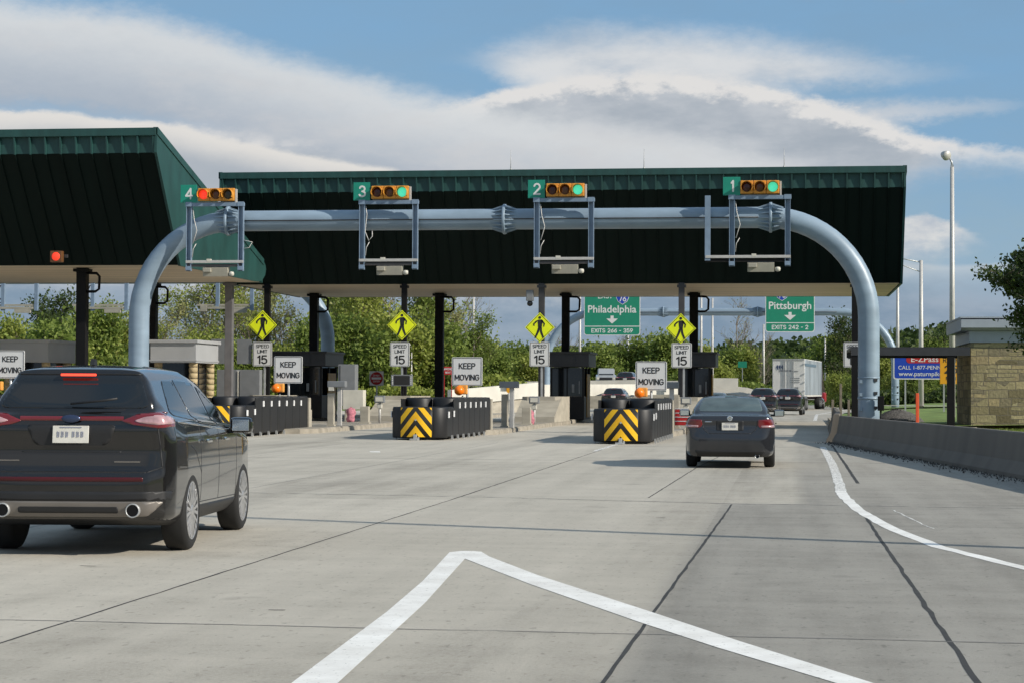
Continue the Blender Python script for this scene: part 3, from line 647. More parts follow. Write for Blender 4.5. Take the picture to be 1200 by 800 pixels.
# ------------------------------------------------------------------ gantries
def gantry(name, label, xl, xr, y, z, r, Rc, flanges, m, left=True, right=True):
    t = thing(name, label, 'gantry', (xl, y, 0)); W = xr - xl
    pts = []
    if left:
        pts += [(0, 0, 0.0), (0, 0, 1.0), (0, 0, 2.2)]
        pts += [(Rc - Rc * math.cos(a), 0, z - Rc + Rc * math.sin(a)) for a in [k * PI / 2 / 14 for k in range(15)]]
    else: pts += [(0, 0, z)]
    nst = 12
    pts += [(Rc + (W - 2 * Rc) * k / nst, 0, z) for k in range(1, nst)]
    if right:
        pts += [(W - Rc + Rc * math.sin(a), 0, z - Rc + Rc * math.cos(a)) for a in [k * PI / 2 / 14 for k in range(15)]]
        pts += [(W, 0, 2.2), (W, 0, 1.0), (W, 0, 0.0)]
    MB().tube(pts, r, 36).build('pipe', m, t)
    MB().tube([((Rc if left else 0) + .3 + (W - 2 * Rc - .6) * k / 20, -r - .012, z - .02) for k in range(21)], .022, 6).build('conduit', M['greypost'], t)
    for fx in flanges:
        b = MB(); f = fx - xl
        b.lathe([(r * 1.0, -.05), (r * 1.42, -.05), (r * 1.45, -.03), (r * 1.45, .03), (r * 1.42, .05), (r, .05)], (f, 0, z), 'x', 32)
        for k in range(16):
            a = 2 * PI * k / 16 + .1; c, s_ = math.cos(a), math.sin(a)
            for sg in (-1, 1):
                p = [(f + sg * .04, c * r * 1.36, z + s_ * r * 1.36), (f + sg * .45, c * r * .99, z + s_ * r * .99), (f + sg * .04, c * r * .97, z + s_ * r * .97)]
                q = Vector((0, -s_, c)) * .018
                A = [b.bm.verts.new(Vector(v) + q) for v in p]; B_ = [b.bm.verts.new(Vector(v) - q) for v in p]
                b.bm.faces.new(A); b.bm.faces.new(B_[::-1])
                for i in range(3): b.bm.faces.new((A[i], B_[i], B_[(i + 1) % 3], A[(i + 1) % 3]))
        b.build('flange', m, t)
    for xx, on in ((0, left), (W, right)):
        if on:
            [MB().cyl((xx, 0, z0), (xx, 0, z1), r * k, seg=32).build('collar', m, t) for z0, z1, k in ((1.28, 1.36, 1.04), (2.0, 2.05, 1.03))]
            b = MB(); b.cyl((xx, 0, 0), (xx, 0, .08), r * 1.9, seg=24)
            for k in range(10):
                a = 2 * PI * k / 10; b.cyl((xx + math.cos(a) * r * 1.6, math.sin(a) * r * 1.6, .08), (xx + math.cos(a) * r * 1.6, math.sin(a) * r * 1.6, .2), .04, seg=8)
            for zz in (.95, 1.45, 1.9): MB().box((xx - r * .75, -r * .72, zz), (.1, .12, .12)).build('lug', m, t); MB().box((xx + r * .6, -r * .84, zz + .05), (.12, .1, .1)).build('lug', M['greypost'], t)
            b.build('base_plate', m, t)
    return t
G = gantry('tubular_gantry', 'pale blue tubular gantry with curved ends spanning the four signal lanes', -23.42, 2.76, 72, 7.6, 0.37, 3.5, (-20.1, -10.0, -0.62), M['blue'])
# electrical box at the foot of the right column
t = thing('junction_box', 'dark electrical box strapped low on the right gantry column', 'electrical box', (3.15, 71.5, 0))
MB().box((0, 0, 1.15), (.22, .16, .5), bev=.02).build('box', M['black'], t); MB().tube([(0, 0, .9), (0, .02, .4), (-.05, .05, 0)], .03, 8).build('conduit', M['black'], t)
LANEX = {4: -20.43, 3: -14.08, 2: -7.82, 1: -0.99}
def signal(n, x, y, z, on):
    t = thing('traffic_signal', {4: 'horizontal amber signal showing red beside the number 4', 3: 'horizontal amber signal showing green beside the number 3', 2: 'horizontal amber signal showing green beside the number 2', 1: 'horizontal amber signal showing green beside the number 1'}[n], 'traffic signal', (x, y, z), 0, 'lane signals on the gantry')
    b = MB(); 
    for k in (-1, 0, 1): b.box((k * .45, 0, 0), (.445, .2, .46), bev=.03)
    b.build('housing', M['amber'], t)
    for k, c in ((-1, 'red'), (0, 'y'), (1, 'green')):
        lit = (on == c)
        m_ = M['red_on'] if lit and c == 'red' else M['green_on'] if lit else M[{'red': 'lens_off_r', 'y': 'lens_off_y', 'green': 'lens_off_g'}[c]]
        b = MB(); b.lathe([(.0001, -.15), (.1, -.145), (.165, -.125), (.17, -.1)], (k * .45, 0, 0), 'y', 24); b.build('lens', m_, t)
        b = MB()   # tunnel visor open below
        N_ = 14; 
        for i in range(N_):
            a0 = PI * (-.18 + 1.36 * i / N_); a1 = PI * (-.18 + 1.36 * (i + 1) / N_)
            for r1, r2 in ((.19, .205),):
                P = [(math.cos(a0), math.sin(a0)), (math.cos(a1), math.sin(a1))]
                v = [b.bm.verts.new((k * .45 + P[j][0] * rr, yy, P[j][1] * rr)) for rr in (r1, r2) for yy in (-.1, -.3) for j in (0, 1)]
                for q in ((0, 1, 3, 2), (4, 6, 7, 5), (2, 3, 7, 6), (0, 2, 6, 4), (1, 5, 7, 3)): b.bm.faces.new([v[w] for w in q])
        b.build('visor', M['amber'], t)
    b = MB(); b.box((.72, .02, -.05), (.06, .12, .5)); b.box((.0, .1, -.27), (1.3, .06, .05)); b.build('bracket', M['galvl'], t)
def numsign(n, x, y, z):
    t = thing('lane_number_sign', 'square green sign with the white number %d above its signal frame' % n, 'lane sign', (x, y, z), 0, 'lane number signs on the gantry')
    MB().box((0, 0, 0), (.60, .03, .64), bev=.006).build('panel', M['lane_sign'], t)
    sign_text('numeral', str(n), M['white'], t, (0.02, -.018, 0), {1: .12, 2: .27, 3: .27, 4: .30}[n], .42, .15)
def frame(n, x, y, zt, zb, w, extra):
    lab = {4: 'blue steel frame under the red signal of lane 4', 3: 'blue steel frame under the lane 3 signal with a looped cable', 2: 'blue steel frame under the lane 2 signal', 1: 'widest blue steel frame, with a third upright, under the lane 1 signal'}[n]
    t = thing('signal_frame', lab, 'frame', (x, y, zb), 0, 'antenna frames on the gantry'); H = zt - zb
    for s_ in (-1, 1):
        b = MB(); u = s_ * w / 2
        b.box((u - .085, 0, H / 2), (.02, .16, H)); b.box((u + .085, 0, H / 2), (.02, .16, H)); b.box((u, .06, H / 2), (.15, .02, H)); b.box((u, -.085, H - .06), (.24, .02, .16)); b.box((u, -.085, .1), (.2, .02, .14))
        b.build('upright', M['blue2'], t)
    if extra:
        b = MB(); u = -w / 2 - .84; b.box((u, 0, H / 2 + .1), (.19, .14, H - .2)); b.build('upright', M['blue2'], t)
    xl = -w / 2 - (.92 if extra else .1)
    MB().box((0, -.02, H - .07), (w + .25, .12, .13), bev=.01).build('top_rail', M['blue2'], t)
    MB().box(((xl + w / 2 + .1) / 2, -.06, .33), (w / 2 + .1 - xl, .07, .10), bev=.01).build('bottom_rail', M['galvl'], t)
    b = MB(); b.box(((xl + w / 2) / 2, .02, .2), (w / 2 - xl, .12, .09)); b.build('cross_rail', M['black' if n == 1 else 'greypost'], t)
    b = MB(); b.prism([(-.12, .10), (.22, .18), (.30, -.12), (-.06, -.2)], 'x', -.42, .5); b.box((-.25, -.1, .02), (.3, .2, .14), bev=.02); b.build('antenna_panel', M['antenna'], t)
    b = MB(); b.lathe([(.001, -.07), (.08, -.05), (.1, .02), (.09, .08), (.001, .1)], (.62, 0, -.12), 'z', 12); b.box((-.2, -.05, .38), (.16, .1, .1)); b.build('camera', M['whitebox'], t)
    b = MB(); xx = -w / 2 + .12
    b.tube([(xx, .02, H - .2), (xx + .04, .03, H - .5), (xx - .02, .02, H * .55), (xx + .12, .0, H * .42), (xx + .25, -.02, H * .48), (xx + .24, 0, H * .56)] if n in (3,) else [(xx, .02, H - .2), (xx + .05, .03, H - .6), (xx + .16, .0, H - 1.0), (xx + .02, 0, H * .4)], .017, 6)
    b.tube([(xx + .14, 0, H * .40), (xx + .03, 0, H * .32), (xx, 0, .5)], .015, 6); b.build('cable', M['galvl'], t)
    if n == 4:
        b = MB(); b.tube([(w / 2 + .1, 0, H * .45), (w / 2 + .4, .05, H * .42), (w / 2 + .3, 0, H * .34), (w / 2 + .1, .0, H * .33)], .016, 6); b.build('cable', M['galvl'], t)
for n, x in LANEX.items():
    zt = {4: 8.22, 3: 8.25, 2: 8.28, 1: 8.32}[n]
    frame(n, x, 71.42, zt, zt - 2.46, 1.92, n == 1)
    signal(n, x + (.05 if n != 1 else .0), 71.4, zt + .28, 'red' if n == 4 else 'green')
    numsign(n, x - .97, 71.35, zt + .32)
t = thing('warning_light', 'single red signal light on the far left canopy face', 'signal', (-28.1, 76.2, 0)) 
MB().box((0, 0, 6.62), (.48, .25, .44), bev=.03).build('housing', mat('dull_amber', (.12, .05, .015), .5), t); b = MB(); b.lathe([(.0001, -.17), (.12, -.16), (.17, -.12)], (0, 0, 6.62), 'y', 20); b.build('lens', M['red_on'], t)
MB().box((.32, .15, 6.65), (.12, .1, .12)).build('bracket', M['greypost'], t)
# opposite gantry beyond the plaza (end column left of the lane 3 post)
G2 = gantry('tubular_gantry', 'dark blue gantry curving down behind the lane 4 booth', -52, -24.6, 108, 7.6, 0.37, 3.5, (-30,), M['blue'], left=False)
for x, lab in ((-41.7, 'hanging signal frame showing under the left canopy, nearest the left edge'), (-36.6, 'hanging signal frame showing under the left canopy, beside the blue column'), (-29.6, 'hanging signal frame showing behind the lane 4 pedestrian sign')):
    t = thing('signal_frame', lab, 'frame', (x, 107.4, 5.75), 0, 'frames on the far gantry')
    [MB().box((u, 0, 1.2), (.19, .16, 2.4)).build('upright', M['blue2'], t) for u in (-.95, .95)]; MB().box((0, 0, 2.3), (2.1, .12, .13)).build('top_rail', M['blue2'], t)
    b = MB(); b.box((-.6, 0, .3), (3.0, .1, .1)); b.box((-.5, 0, .15), (2.6, .25, .12)); b.box((.2, 0, -.02), (.9, .3, .2)); b.box((-1.7, 0, .1), (.35, .3, .3)); b.build('antenna_rail', M['antenna'], t)
    MB().tube([(-1.1, 0, 1.4), (-1.3, 0, .9), (-1.0, 0, .5), (-1.4, 0, .3)], .03, 6).build('cable', M['black'], t)
G3 = gantry('tubular_gantry', 'distant blue gantry carrying the two green highway signs', -19.1, 8.24, 162, 7.75, 0.30, 4.2, (-15.3, -9.8, -2.4), M['blue'])

# ------------------------------------------------------------------ highway signs on far gantry
def rrect(w, h, r, n=5):
    P = []
    for cx_, cz_, a0 in ((w / 2 - r, h / 2 - r, 0), (-w / 2 + r, h / 2 - r, PI / 2), (-w / 2 + r, -h / 2 + r, PI), (w / 2 - r, -h / 2 + r, 1.5 * PI)):
        for k in range(n + 1): P.append((cx_ + r * math.cos(a0 + k * PI / 2 / n), cz_ + r * math.sin(a0 + k * PI / 2 / n)))
    return P
def shield(b, c, w, y0, y1, mi=0):
    pts = [(-.5, .28), (-.42, .42), (-.2, .5), (0, .44), (.2, .5), (.42, .42), (.5, .28), (.5, .0), (.36, -.28), (0, -.52), (-.36, -.28), (-.5, 0)]
    b.prism([(c[0] + u * w, c[1] + v * w) for u, v in pts], 'y', y0, y1, mi)
def highway_sign(x0, x1, zb, h, city, way, exits, label, shx, wx):
    w = x1 - x0; t = thing('highway_sign', label, 'road sign', ((x0 + x1) / 2, 161.3, zb + h / 2), 0, 'green highway signs on the far gantry')
    b = MB(); b.prism(rrect(w, h, .22), 'y', -.03, .03); b.build('panel', M['white'], t)
    b = MB(); b.prism(rrect(w - .12, h - .12, .18), 'y', -.038, -.03); b.build('green_face', M['hw_green'], t)
    B0 = -h / 2
    b = MB(); b.box((0, -.042, B0 + .72), (w - .12, .008, .06)); b.prism([(-.12, B0 + 1.55), (.12, B0 + 1.55), (.12, B0 + 1.32), (.46, B0 + 1.32), (0, B0 + .92), (-.46, B0 + 1.32), (-.12, B0 + 1.32)], 'y', -.05, -.038); b.build('arrow', M['white'], t)
    text('lettering', city, M['white'], t, (0, -.04, B0 + 1.98), w=w * .86, bold=.014)
    sign_text('lettering', exits, M['white'], t, (0, -.04, B0 + .38), w * .74, .34, .17)
    b = MB(); shield(b, (shx, B0 + 2.95), 1.02, -.05, -.038); b.build('route_shield', M['white'], t)
    b = MB(); shield(b, (shx, B0 + 2.95), .92, -.056, -.05); b.build('route_shield', M['bluesign'], t)
    sign_text('lettering', '76', M['white'], t, (shx, -.06, B0 + 2.88), .6, .44, .17)
    sign_text('lettering', way, M['white'], t, (wx, -.04, B0 + 3.08), 1.15, .36, .17)
    [MB().box((u * w, .2, 0), (.12, .3, h)).build('hanger', M['galv'], t) for u in (-.3, .3)]
highway_sign(-16.03, -11.58, 5.88, 4.1, 'Philadelphia', 'EAST', 'EXITS 266 - 359', 'green highway sign pointing down to Philadelphia', .82, -.55)
highway_sign(-1.79, 2.03, 6.15, 4.1, 'Pittsburgh', 'WEST', 'EXITS 242 - 2', 'green highway sign pointing down to Pittsburgh', -.62, .75)

# ------------------------------------------------------------------ diamond and speed signs on the lane columns
def ped(parent, sc, y, m):
    b = MB(); S = lambda pts: b.prism([(u * sc, v * sc) for u, v in pts], 'y', y - .004, y)
    b.prism([(.0 * sc + .055 * sc * math.cos(a), .37 * sc + .055 * sc * math.sin(a)) for a in [k * PI / 6 for k in range(12)]], 'y', y - .004, y)
    S([(-.06, .29), (.07, .30), (.11, .24), (.08, .0), (-.06, .0), (-.08, .2)])
    S([(-.06, .0), (.03, .02), (-.02, -.16), (-.14, -.40), (-.21, -.40), (-.11, -.16)])
    S([(.0, .02), (.08, .0), (.09, -.14), (.17, -.38), (.11, -.41), (.01, -.17)])
    S([(-.06, .29), (-.09, .22), (-.19, .13), (-.20, .05), (-.25, .07), (-.245, .15), (-.16, .24)])
    S([(.07, .30), (.11, .27), (.20, .15), (.17, .02), (.13, .03), (.145, .14), (.06, .2)])
    b.build('walking_figure', m, parent)
ISN = {4: -24.05, 3: -17.55, 2: -11.15, 1: -4.76}
for n, x in ISN.items():
    yy = 93.6 - .0; k = yy / 91.2
    X = x * k + 0.0
    X = {4: -24.3, 3: -17.75, 2: -11.3, 1: -4.85}[n] - {4: .15, 3: 0.05, 2: .05, 1: .02}[n]
    dz = {4: 4.53, 3: 4.53, 2: 4.42, 1: 4.38}[n]
    t = thing('pedestrian_sign', 'yellow diamond pedestrian sign on the post left of the lane %d gate' % n, 'road sign', (X, yy, dz), 0, 'pedestrian warning signs')
    s_ = .69; b = MB(); b.prism([(0, s_), (s_, 0), (0, -s_), (-s_, 0)], 'y', -.02, .02); b.build('panel', M['yellow'], t)
    q = s_ - .045; q2 = s_ - .075
    b = MB()
    for i in range(4):
        a = [(0, 1), (1, 0), (0, -1), (-1, 0)]; p, r_ = a[i], a[(i + 1) % 4]
        b.prism([(p[0] * q, p[1] * q), (r_[0] * q, r_[1] * q), (r_[0] * q2, r_[1] * q2), (p[0] * q2, p[1] * q2)], 'y', -.024, -.02)
    b.build('border', M['ink'], t)
    ped(t, 1.22, -.022, M['ink'])
def speed_sign(X, yy, zt, label, post=True):
    t = thing('speed_limit_sign', label, 'road sign', (X, yy, zt - .58), 0, 'speed limit 15 signs')
    b = MB(); b.prism(rrect(.92, 1.12, .06), 'y', -.015, .015); b.build('panel', M['white'], t)
    b = MB()
    for u, v, w, h in ((0, .525, .84, .016), (0, -.525, .84, .016), (-.42, 0, .016, 1.05), (.42, 0, .016, 1.05)): b.box((u, -.018, v), (w, .006, h))
    b.build('border', M['ink'], t)
    sign_text('lettering', 'SPEED', M['ink'], t, (0, -.018, .37), .64, .165, .15); sign_text('lettering', 'LIMIT', M['ink'], t, (0, -.018, .13), .48, .165, .15)
    sign_text('lettering', '15', M['ink'], t, (0, -.018, -.25), .50, .42, .16)
    if post: b = MB(); b.box((.1, .06, -.58 - (zt - .58 - .15 - .58) / 2), (.09, .07, zt - .58 - .15 - .58)); b.build('post', M['galv'], t)
    else: MB().box((0, .06, 0), (.5, .1, .06)).build('bracket', M['galv'], t)
speed_sign(-24.45, 93.62, 3.76, 'white speed limit 15 sign left of the lane 4 gate, beside a black column')
speed_sign(-17.9, 93.62, 3.76, 'white speed limit 15 sign above the small dark lane display')
speed_sign(-11.36, 93.62, 3.78, 'white speed limit 15 sign beside the booth of lane 2')
speed_sign(-4.83, 93.62, 3.74, 'white speed limit 15 sign beside the booth of lane 1')
speed_sign(2.92, 93.55, 3.78, 'white speed limit 15 sign half hidden behind the right gantry column')

# ------------------------------------------------------------------ crash attenuators
def attenuator(x, y0, L, label, rz=0.0):
    t = thing('crash_cushion', label, 'crash cushion', (x, y0, 0), rz, 'crash cushions at the island ends'); r = .43
    n = 9; step = (L - .9) / (n - 1)
    for k in range(n):
        h = 1.02 if k < 2 else 1.30
        for s_ in (-1, 1):
            b = MB(); b.lathe([(r - .06, .06), (r - .02, .06), (r, .10), (r, h - .06), (r - .025, h), (r - .08, h), (r - .09, h - .12), (.001, h - .12)], (s_ * .44, .55 + k * step, 0), 'z', 24); b.build('drum', M['hdpe'], t)
    # side fender leaves between the drums
    for s_ in (-1, 1):
        b = MB()
        for k in range(n - 1):
            h = 1.0 if k < 1 else 1.26; yb = .55 + k * step
            b.prism([(yb + step * .12, .1), (yb + step * .95, .1), (yb + step * .95, h), (yb + step * .12, h)], 'x', s_ * .84 - .015, s_ * .84 + .015)
        b.build('side_fender', M['hdpe'], t)
        for k in range(1, n):
            MB().prism([(k * step + .1, .0), (k * step + .22, .0), (k * step + .2, .03), (k * step + .12, .14), (k * step + .1, .14)], 'x', s_ * .9 - .03, s_ * .9 + .03).build('skid_foot', M['galv'], t)
        for yy, zz, dx in [(.55, .78, .905), (.8 + step * .7, .8, .895)] + [(.6 + k * step, 1.06, .875) for k in range(2, n - 1)]:
            MB().box((s_ * dx, yy, zz), (.03, .15, .19)).build('reflector', M['reflector'], t)
    # bowed nose panel with chevrons
    def nose(u, v): return (u, -.02 - .16 * math.cos(u / .53 * PI / 2.4) - .0, v)
    W, zb, zt = .50, .10, 1.0; nu = 16
    b = MB(); vv = [[b.bm.verts.new(nose(-W + 2 * W * i / nu, z)) for z in (zb, zt)] for i in range(nu + 1)]
    for i in range(nu): b.bm.faces.new((vv[i][0], vv[i + 1][0], vv[i + 1][1], vv[i][1])).smooth = True
    g = bmesh.ops.extrude_face_region(b.bm, geom=b.bm.faces[:]); 
    for v in g['geom']:
        if isinstance(v, bmesh.types.BMVert): v.co.y += .05
    b.build('nose_panel', M['ink'], t)
    b = MB()
    H = zt - zb; sl = 1.25; band = .19
    for c0 in (-.30, .13, .56, .99, 1.42):
        for s_ in (-1, 1):
            m_ = 14
            for i in range(m_):
                u0, u1 = W * .97 * i / m_, W * .97 * (i + 1) / m_
                def zz(u, o): return c0 + o - sl * u
                lo0, hi0, lo1, hi1 = [max(.0, min(H, z)) for z in (zz(u0, 0), zz(u0, band * 1.2), zz(u1, 0), zz(u1, band * 1.2))]
                if hi0 - lo0 < 1e-4 and hi1 - lo1 < 1e-4: continue
                P = []
                for u, z in ((u0, lo0), (u1, lo1), (u1, hi1), (u0, hi0)):
                    p = nose(s_ * u, zb + z); q = (p[0], p[1] - .006, p[2])
                    if not P or (Vector(P[-1]) - Vector(q)).length > 1e-5: P.append(q)
                if (Vector(P[0]) - Vector(P[-1])).length < 1e-5: P.pop()
                if len(P) >= 3: b.poly(P)
    b.build('chevron_stripes', M['yel'], t)
    b = MB(); b.box((0, -.25, .09), (.1, .12, .18), bev=.01); b.box((-.02, -.3, .03), (.24, .2, .05)); b.box((.1, -.22, .05), (.05, .05, .1)); b.cyl((0, -.2, .62), (0, -.18, .62), .03, seg=10); b.build('anchor_bracket', M['galv'], t)
    b = MB(); b.box((0, L - .05, .62), (1.8, .28, 1.24), bev=.02); b.box((0, L + .35, .4), (1.6, .6, .8)); b.build('backstop', M['conc'], t)
    return t
attenuator(-4.80, 59.3, 9.4, 'black crash cushion with a yellow chevron nose, directly left of the grey sedan', R(-.6))
attenuator(-11.35, 62.2, 9.0, 'black crash cushion with a yellow chevron nose, in the middle between lanes 3 and 2', R(-1))
attenuator(-18.25, 64.0, 9.4, 'black crash cushion half hidden behind the near SUV')
attenuator(-27.9, 62, 9.3, 'crash cushion at the left picture edge behind the near SUV')

# ------------------------------------------------------------------ KEEP MOVING signs with flashers
def keep_moving(x, y, z, label):
    t = thing('keep_moving_sign', label, 'road sign', (x, y, 0), 0, 'keep moving signs')
    b = MB(); b.prism([(u, v + z) for u, v in rrect(1.06, .98, .05)], 'y', -.015, .015); b.build('panel', M['white'], t)
    b = MB()
    for u, v, w, h in ((0, .46, .98, .016), (0, -.46, .98, .016), (-.49, 0, .016, .93), (.49, 0, .016, .93)): b.box((u, -.018, v + z), (w, .006, h))
    b.build('border', M['ink'], t)
    sign_text('lettering', 'KEEP', M['ink'], t, (0, -.018, z + .19), .58, .21, .16); sign_text('lettering', 'MOVING', M['ink'], t, (0, -.018, z - .2), .86, .21, .16)
    b = MB(); b.cyl((.0, .07, .0), (.0, .07, z + .4), .045, seg=10); b.build('post', M['galv'], t)
def flasher(x, y, z, label, d=1):
    t = thing('warning_lamp', label, 'lamp', (x, y, 0), 0, 'orange warning lamps at the island ends')
    MB().box((.06, .06, z), (.32, .24, .32), bev=.04).build('housing', M['orangeh'], t)
    b = MB(); b.lathe([(.001, -.21), (.08, -.20), (.14, -.15), (.165, -.08), (.165, .0)], (-.05, 0, z - .03), 'y', 20); b.build('lens', M['orange'], t)
    MB().cyl((.05, .08, z - .2), (.05, .08, .9), .03, seg=8).build('stem', M['galv'], t)
for x, z, lab, fx in ((-27.35, 2.38, 'leftmost', -27.75), (-17.25, 2.22, 'lane 4', -17.55), (-10.95, 2.18, 'lane 3', -11.12), (-4.62, 2.05, 'lane 2', -4.95)):
    w = {'leftmost': 'at the left edge', 'lane 4': 'left of the lane 4 booth', 'lane 3': 'above the middle crash cushion', 'lane 2': 'just left of the grey sedan'}[lab]
    yk = 73.0 if lab == 'lane 4' else 69.6; k = yk / 69.6; z = 1.54 + (z - 1.54) * k
    keep_moving(x * k, yk, z, 'white KEEP MOVING sign ' + w)
    flasher(fx * k, yk - .3, {'leftmost': 1.62, 'lane 4': 1.60, 'lane 3': 1.56, 'lane 2': 1.5}[lab], 'round orange lamp below the KEEP MOVING sign ' + w)

# ------------------------------------------------------------------ booths
def booth(x, y, w, d, h, label, kind='dark', group='toll booths'):
    t = thing('toll_booth', label, 'toll booth', (x, y, .15), 0, group)
    if kind == 'dark':
        b = MB(); b.box((0, d / 2, .55), (w, d, 1.1), bev=.01); b.build('lower_wall', M['booth'], t)
        for sx in (-1, 1):
            for yy in (.04, d / 2, d - .04): MB().box((sx * (w / 2 - .05), yy, 1.8), (.1, .1, 1.4)).build('frame_post', M['booth'], t)
        MB().box((0, .03, 1.8), (.06, .06, 1.4)).build('frame_post', M['booth'], t)
        MB().box((0, .05, 1.8), (w - .2, .02, 1.38)).build('window', M['glass'], t); MB().box((0, d - .05, 1.8), (w - .2, .02, 1.38)).build('window', M['glass'], t); MB().box((-w / 2 + .05, d * .3, 1.8), (.02, d * .5, 1.38)).build('window', M['glass'], t)
        MB().box((w * .18, -.01, 1.5), (.12, .1, .4), bev=.02).build('intercom', M['cabinet'], t); MB().box((w * .36, -.01, 1.55), (.05, .06, .6)).build('intercom', M['cabinet'], t)
        b = MB(); b.box((w / 2 + .02, d * .62, 1.15), (.04, d * .5, 2.1), bev=.008); dr = b.build('door', M['doory'], t)
        MB().box((w / 2 + .06, d * .45, 1.1), (.03, .05, .2)).build('handle', M['galv'], dr)
        b = MB(); b.box((0, d / 2, 2.85), (w + .5, d + .7, .62), bev=.02); b.box((0, d / 2, 3.2), (w + .64, d + .84, .10), bev=.02); b.box((-.1, -.37, 2.86), (w * .62, .04, .36)); b.build('roof_band', M['boothfascia'], t)
    else:
        b = MB(); b.box((0, d / 2, .5), (w - .3, d - .3, 1.0), bev=.02); b.build('lower_wall', M['tan'], t)
        b = MB(); b.box((0, d / 2, 1.75), (w - .5, d - .5, 1.6)); b.build('window', M['glass'], t)
        for sx in (-1, 1):
            for yy in (.3, d - .3):
                b = MB(); 
                for k in range(10): b.cyl((sx * (w / 2 - .1), yy, .1 + k * .25), (sx * (w / 2 - .1), yy, .33 + k * .25), .19, seg=14)
                b.build('column', M['tan'], t)
        b = MB(); b.box((0, d / 2, 2.95), (w + .3, d + .3, .85), bev=.015); b.box((0, d / 2, 3.44), (w + .5, d + .5, .14), bev=.015); b.box((0, d / 2, 2.62), (w + .36, d + .36, .06)); b.build('roof_band', M['fascial'], t)
booth(-4.45, 98, 1.55, 3.0, 3, 'dark toll booth with an ochre door, directly left of the sedan roof')
booth(-10.55, 98, 1.65, 3.0, 3, 'dark toll booth with an ochre door, behind the lane 2 speed sign')
booth(-23.7, 98, 2.2, 3.4, 3, 'dark toll booth behind the lane 4 KEEP MOVING sign')
booth(-26.45, 86.2, 1.75, 3.2, 3, 'grey-roofed toll booth with tan columns right of the left gantry column', 'light', 'light toll booths')
booth(-33.2, 86.2, 1.9, 3.2, 3, 'grey-roofed toll booth with tan columns at the left picture edge', 'light', 'light toll booths')
# concrete bumper walls and ramps in front of the booths
def bumper(x, y, label, w=1.75, L=3.6):
    t = thing('bumper_wall', label, 'concrete wall', (x, y, .15), 0, 'concrete bumper walls on the islands')
    b = MB(); b.prism([(0, 0), (0, .25), (2.6, 1.02), (2.6, 0)], 'x', -w / 2, w / 2); b.build('ramp_nose', M['conc'], t)
    b = MB(); pts = [(-w / 2, 2.6), (-w / 2 + .25, 2.35), (w / 2 - .25, 2.35), (w / 2, 2.6), (w / 2, 2.6 + L), (-w / 2, 2.6 + L)]
    b.prism(pts, 'z', 0, 1.12); b.build('wall', M['conc'], t)
bumper(-10.95, 88.5, 'sloping concrete bumper wall in front of the lane 2 booth')
bumper(-17.5, 88.5, 'sloping concrete bumper wall right of the DO NOT ENTER sign')
bumper(-4.6, 88.5, 'sloping concrete bumper wall hidden behind the sedan and right crash cushion')
bumper(-24.0, 90.0, 'sloping concrete bumper wall left of the white cabinet', 1.6, 3)

# ------------------------------------------------------------------ island furniture
def bollard(x, y, h, label, m='conc', r=.11, sq=True):
    b = MB()
    if sq: b.box((0, 0, h / 2), (r * 2, r * 2, h), bev=.015); b.box((0, 0, .04), (r * 2.5, r * 2.5, .08))
    else: b.cyl((0, 0, 0), (0, 0, h), r, seg=14); b.lathe([(r, 0), (r * .8, r * .5), (.001, r * .75)], (0, 0, h), 'z', 14)
    return tag(b.build('bollard', M[m], None, (x, y, .15)), label, 'bollard', 'concrete posts on the islands')
for i, x in enumerate((-17.0, -10.4, -4.05)):
    w = ('lane 4', 'middle', 'right')[i]
    bollard(x - .05, 75.5, 1.25, 'tan square concrete post just behind the %s crash cushion' % w, 'conc', .12)
    bollard(x + .0, 81.5, .72, 'short thick concrete post beyond the %s crash cushion' % w, 'conc', .17)
def reader(x, y, label):
    t = thing('card_reader', label, 'toll machine', (x, y, .15), 0, 'toll machines on the islands')
    MB().cyl((0, 0, 0), (0, 0, .85), .05, seg=10).build('post', M['galvl'], t)
    MB().box((0, 0, 1.0), (.42, .3, .3), bev=.03).build('head', M['cabinet'], t); MB().box((0, -.16, 1.0), (.3, .02, .18)).build('screen', M['whitebox'], t)
    MB().box((0, 0, .72), (.2, .18, .2), bev=.02).build('keypad', M['whitebox'], t)
reader(-10.4, 84, 'small grey reader on a thin post before the lane 2 booth')
reader(-16.9, 84, 'small grey reader on a thin post right of the white cabinet')
reader(-4.1, 83, 'small grey reader on a thin post beside the sedan mirror')
def tbar(x, y, label):
    t = thing('overhead_reader', label, 'toll machine', (x, y, .15), 0, 'hooded readers on tall posts')
    MB().box((0, 0, .75), (.16, .16, 1.5), bev=.01).build('post', M['galvl'], t); MB().box((-.1, 0, 1.6), (.7, .4, .24), bev=.03).build('hood', M['cabinet'], t); MB().box((-.3, -.1, 1.42), (.2, .2, .14)).build('lens', M['whitebox'], t)
tbar(-17.1, 77.2, 'hooded reader on a tall pale post behind the lane 4 crash cushion')
tbar(-10.15, 75.2, 'hooded reader on a tall pale post behind the middle crash cushion')
tbar(-4.2, 74.5, 'hooded reader on a tall pale post left of the sedan')
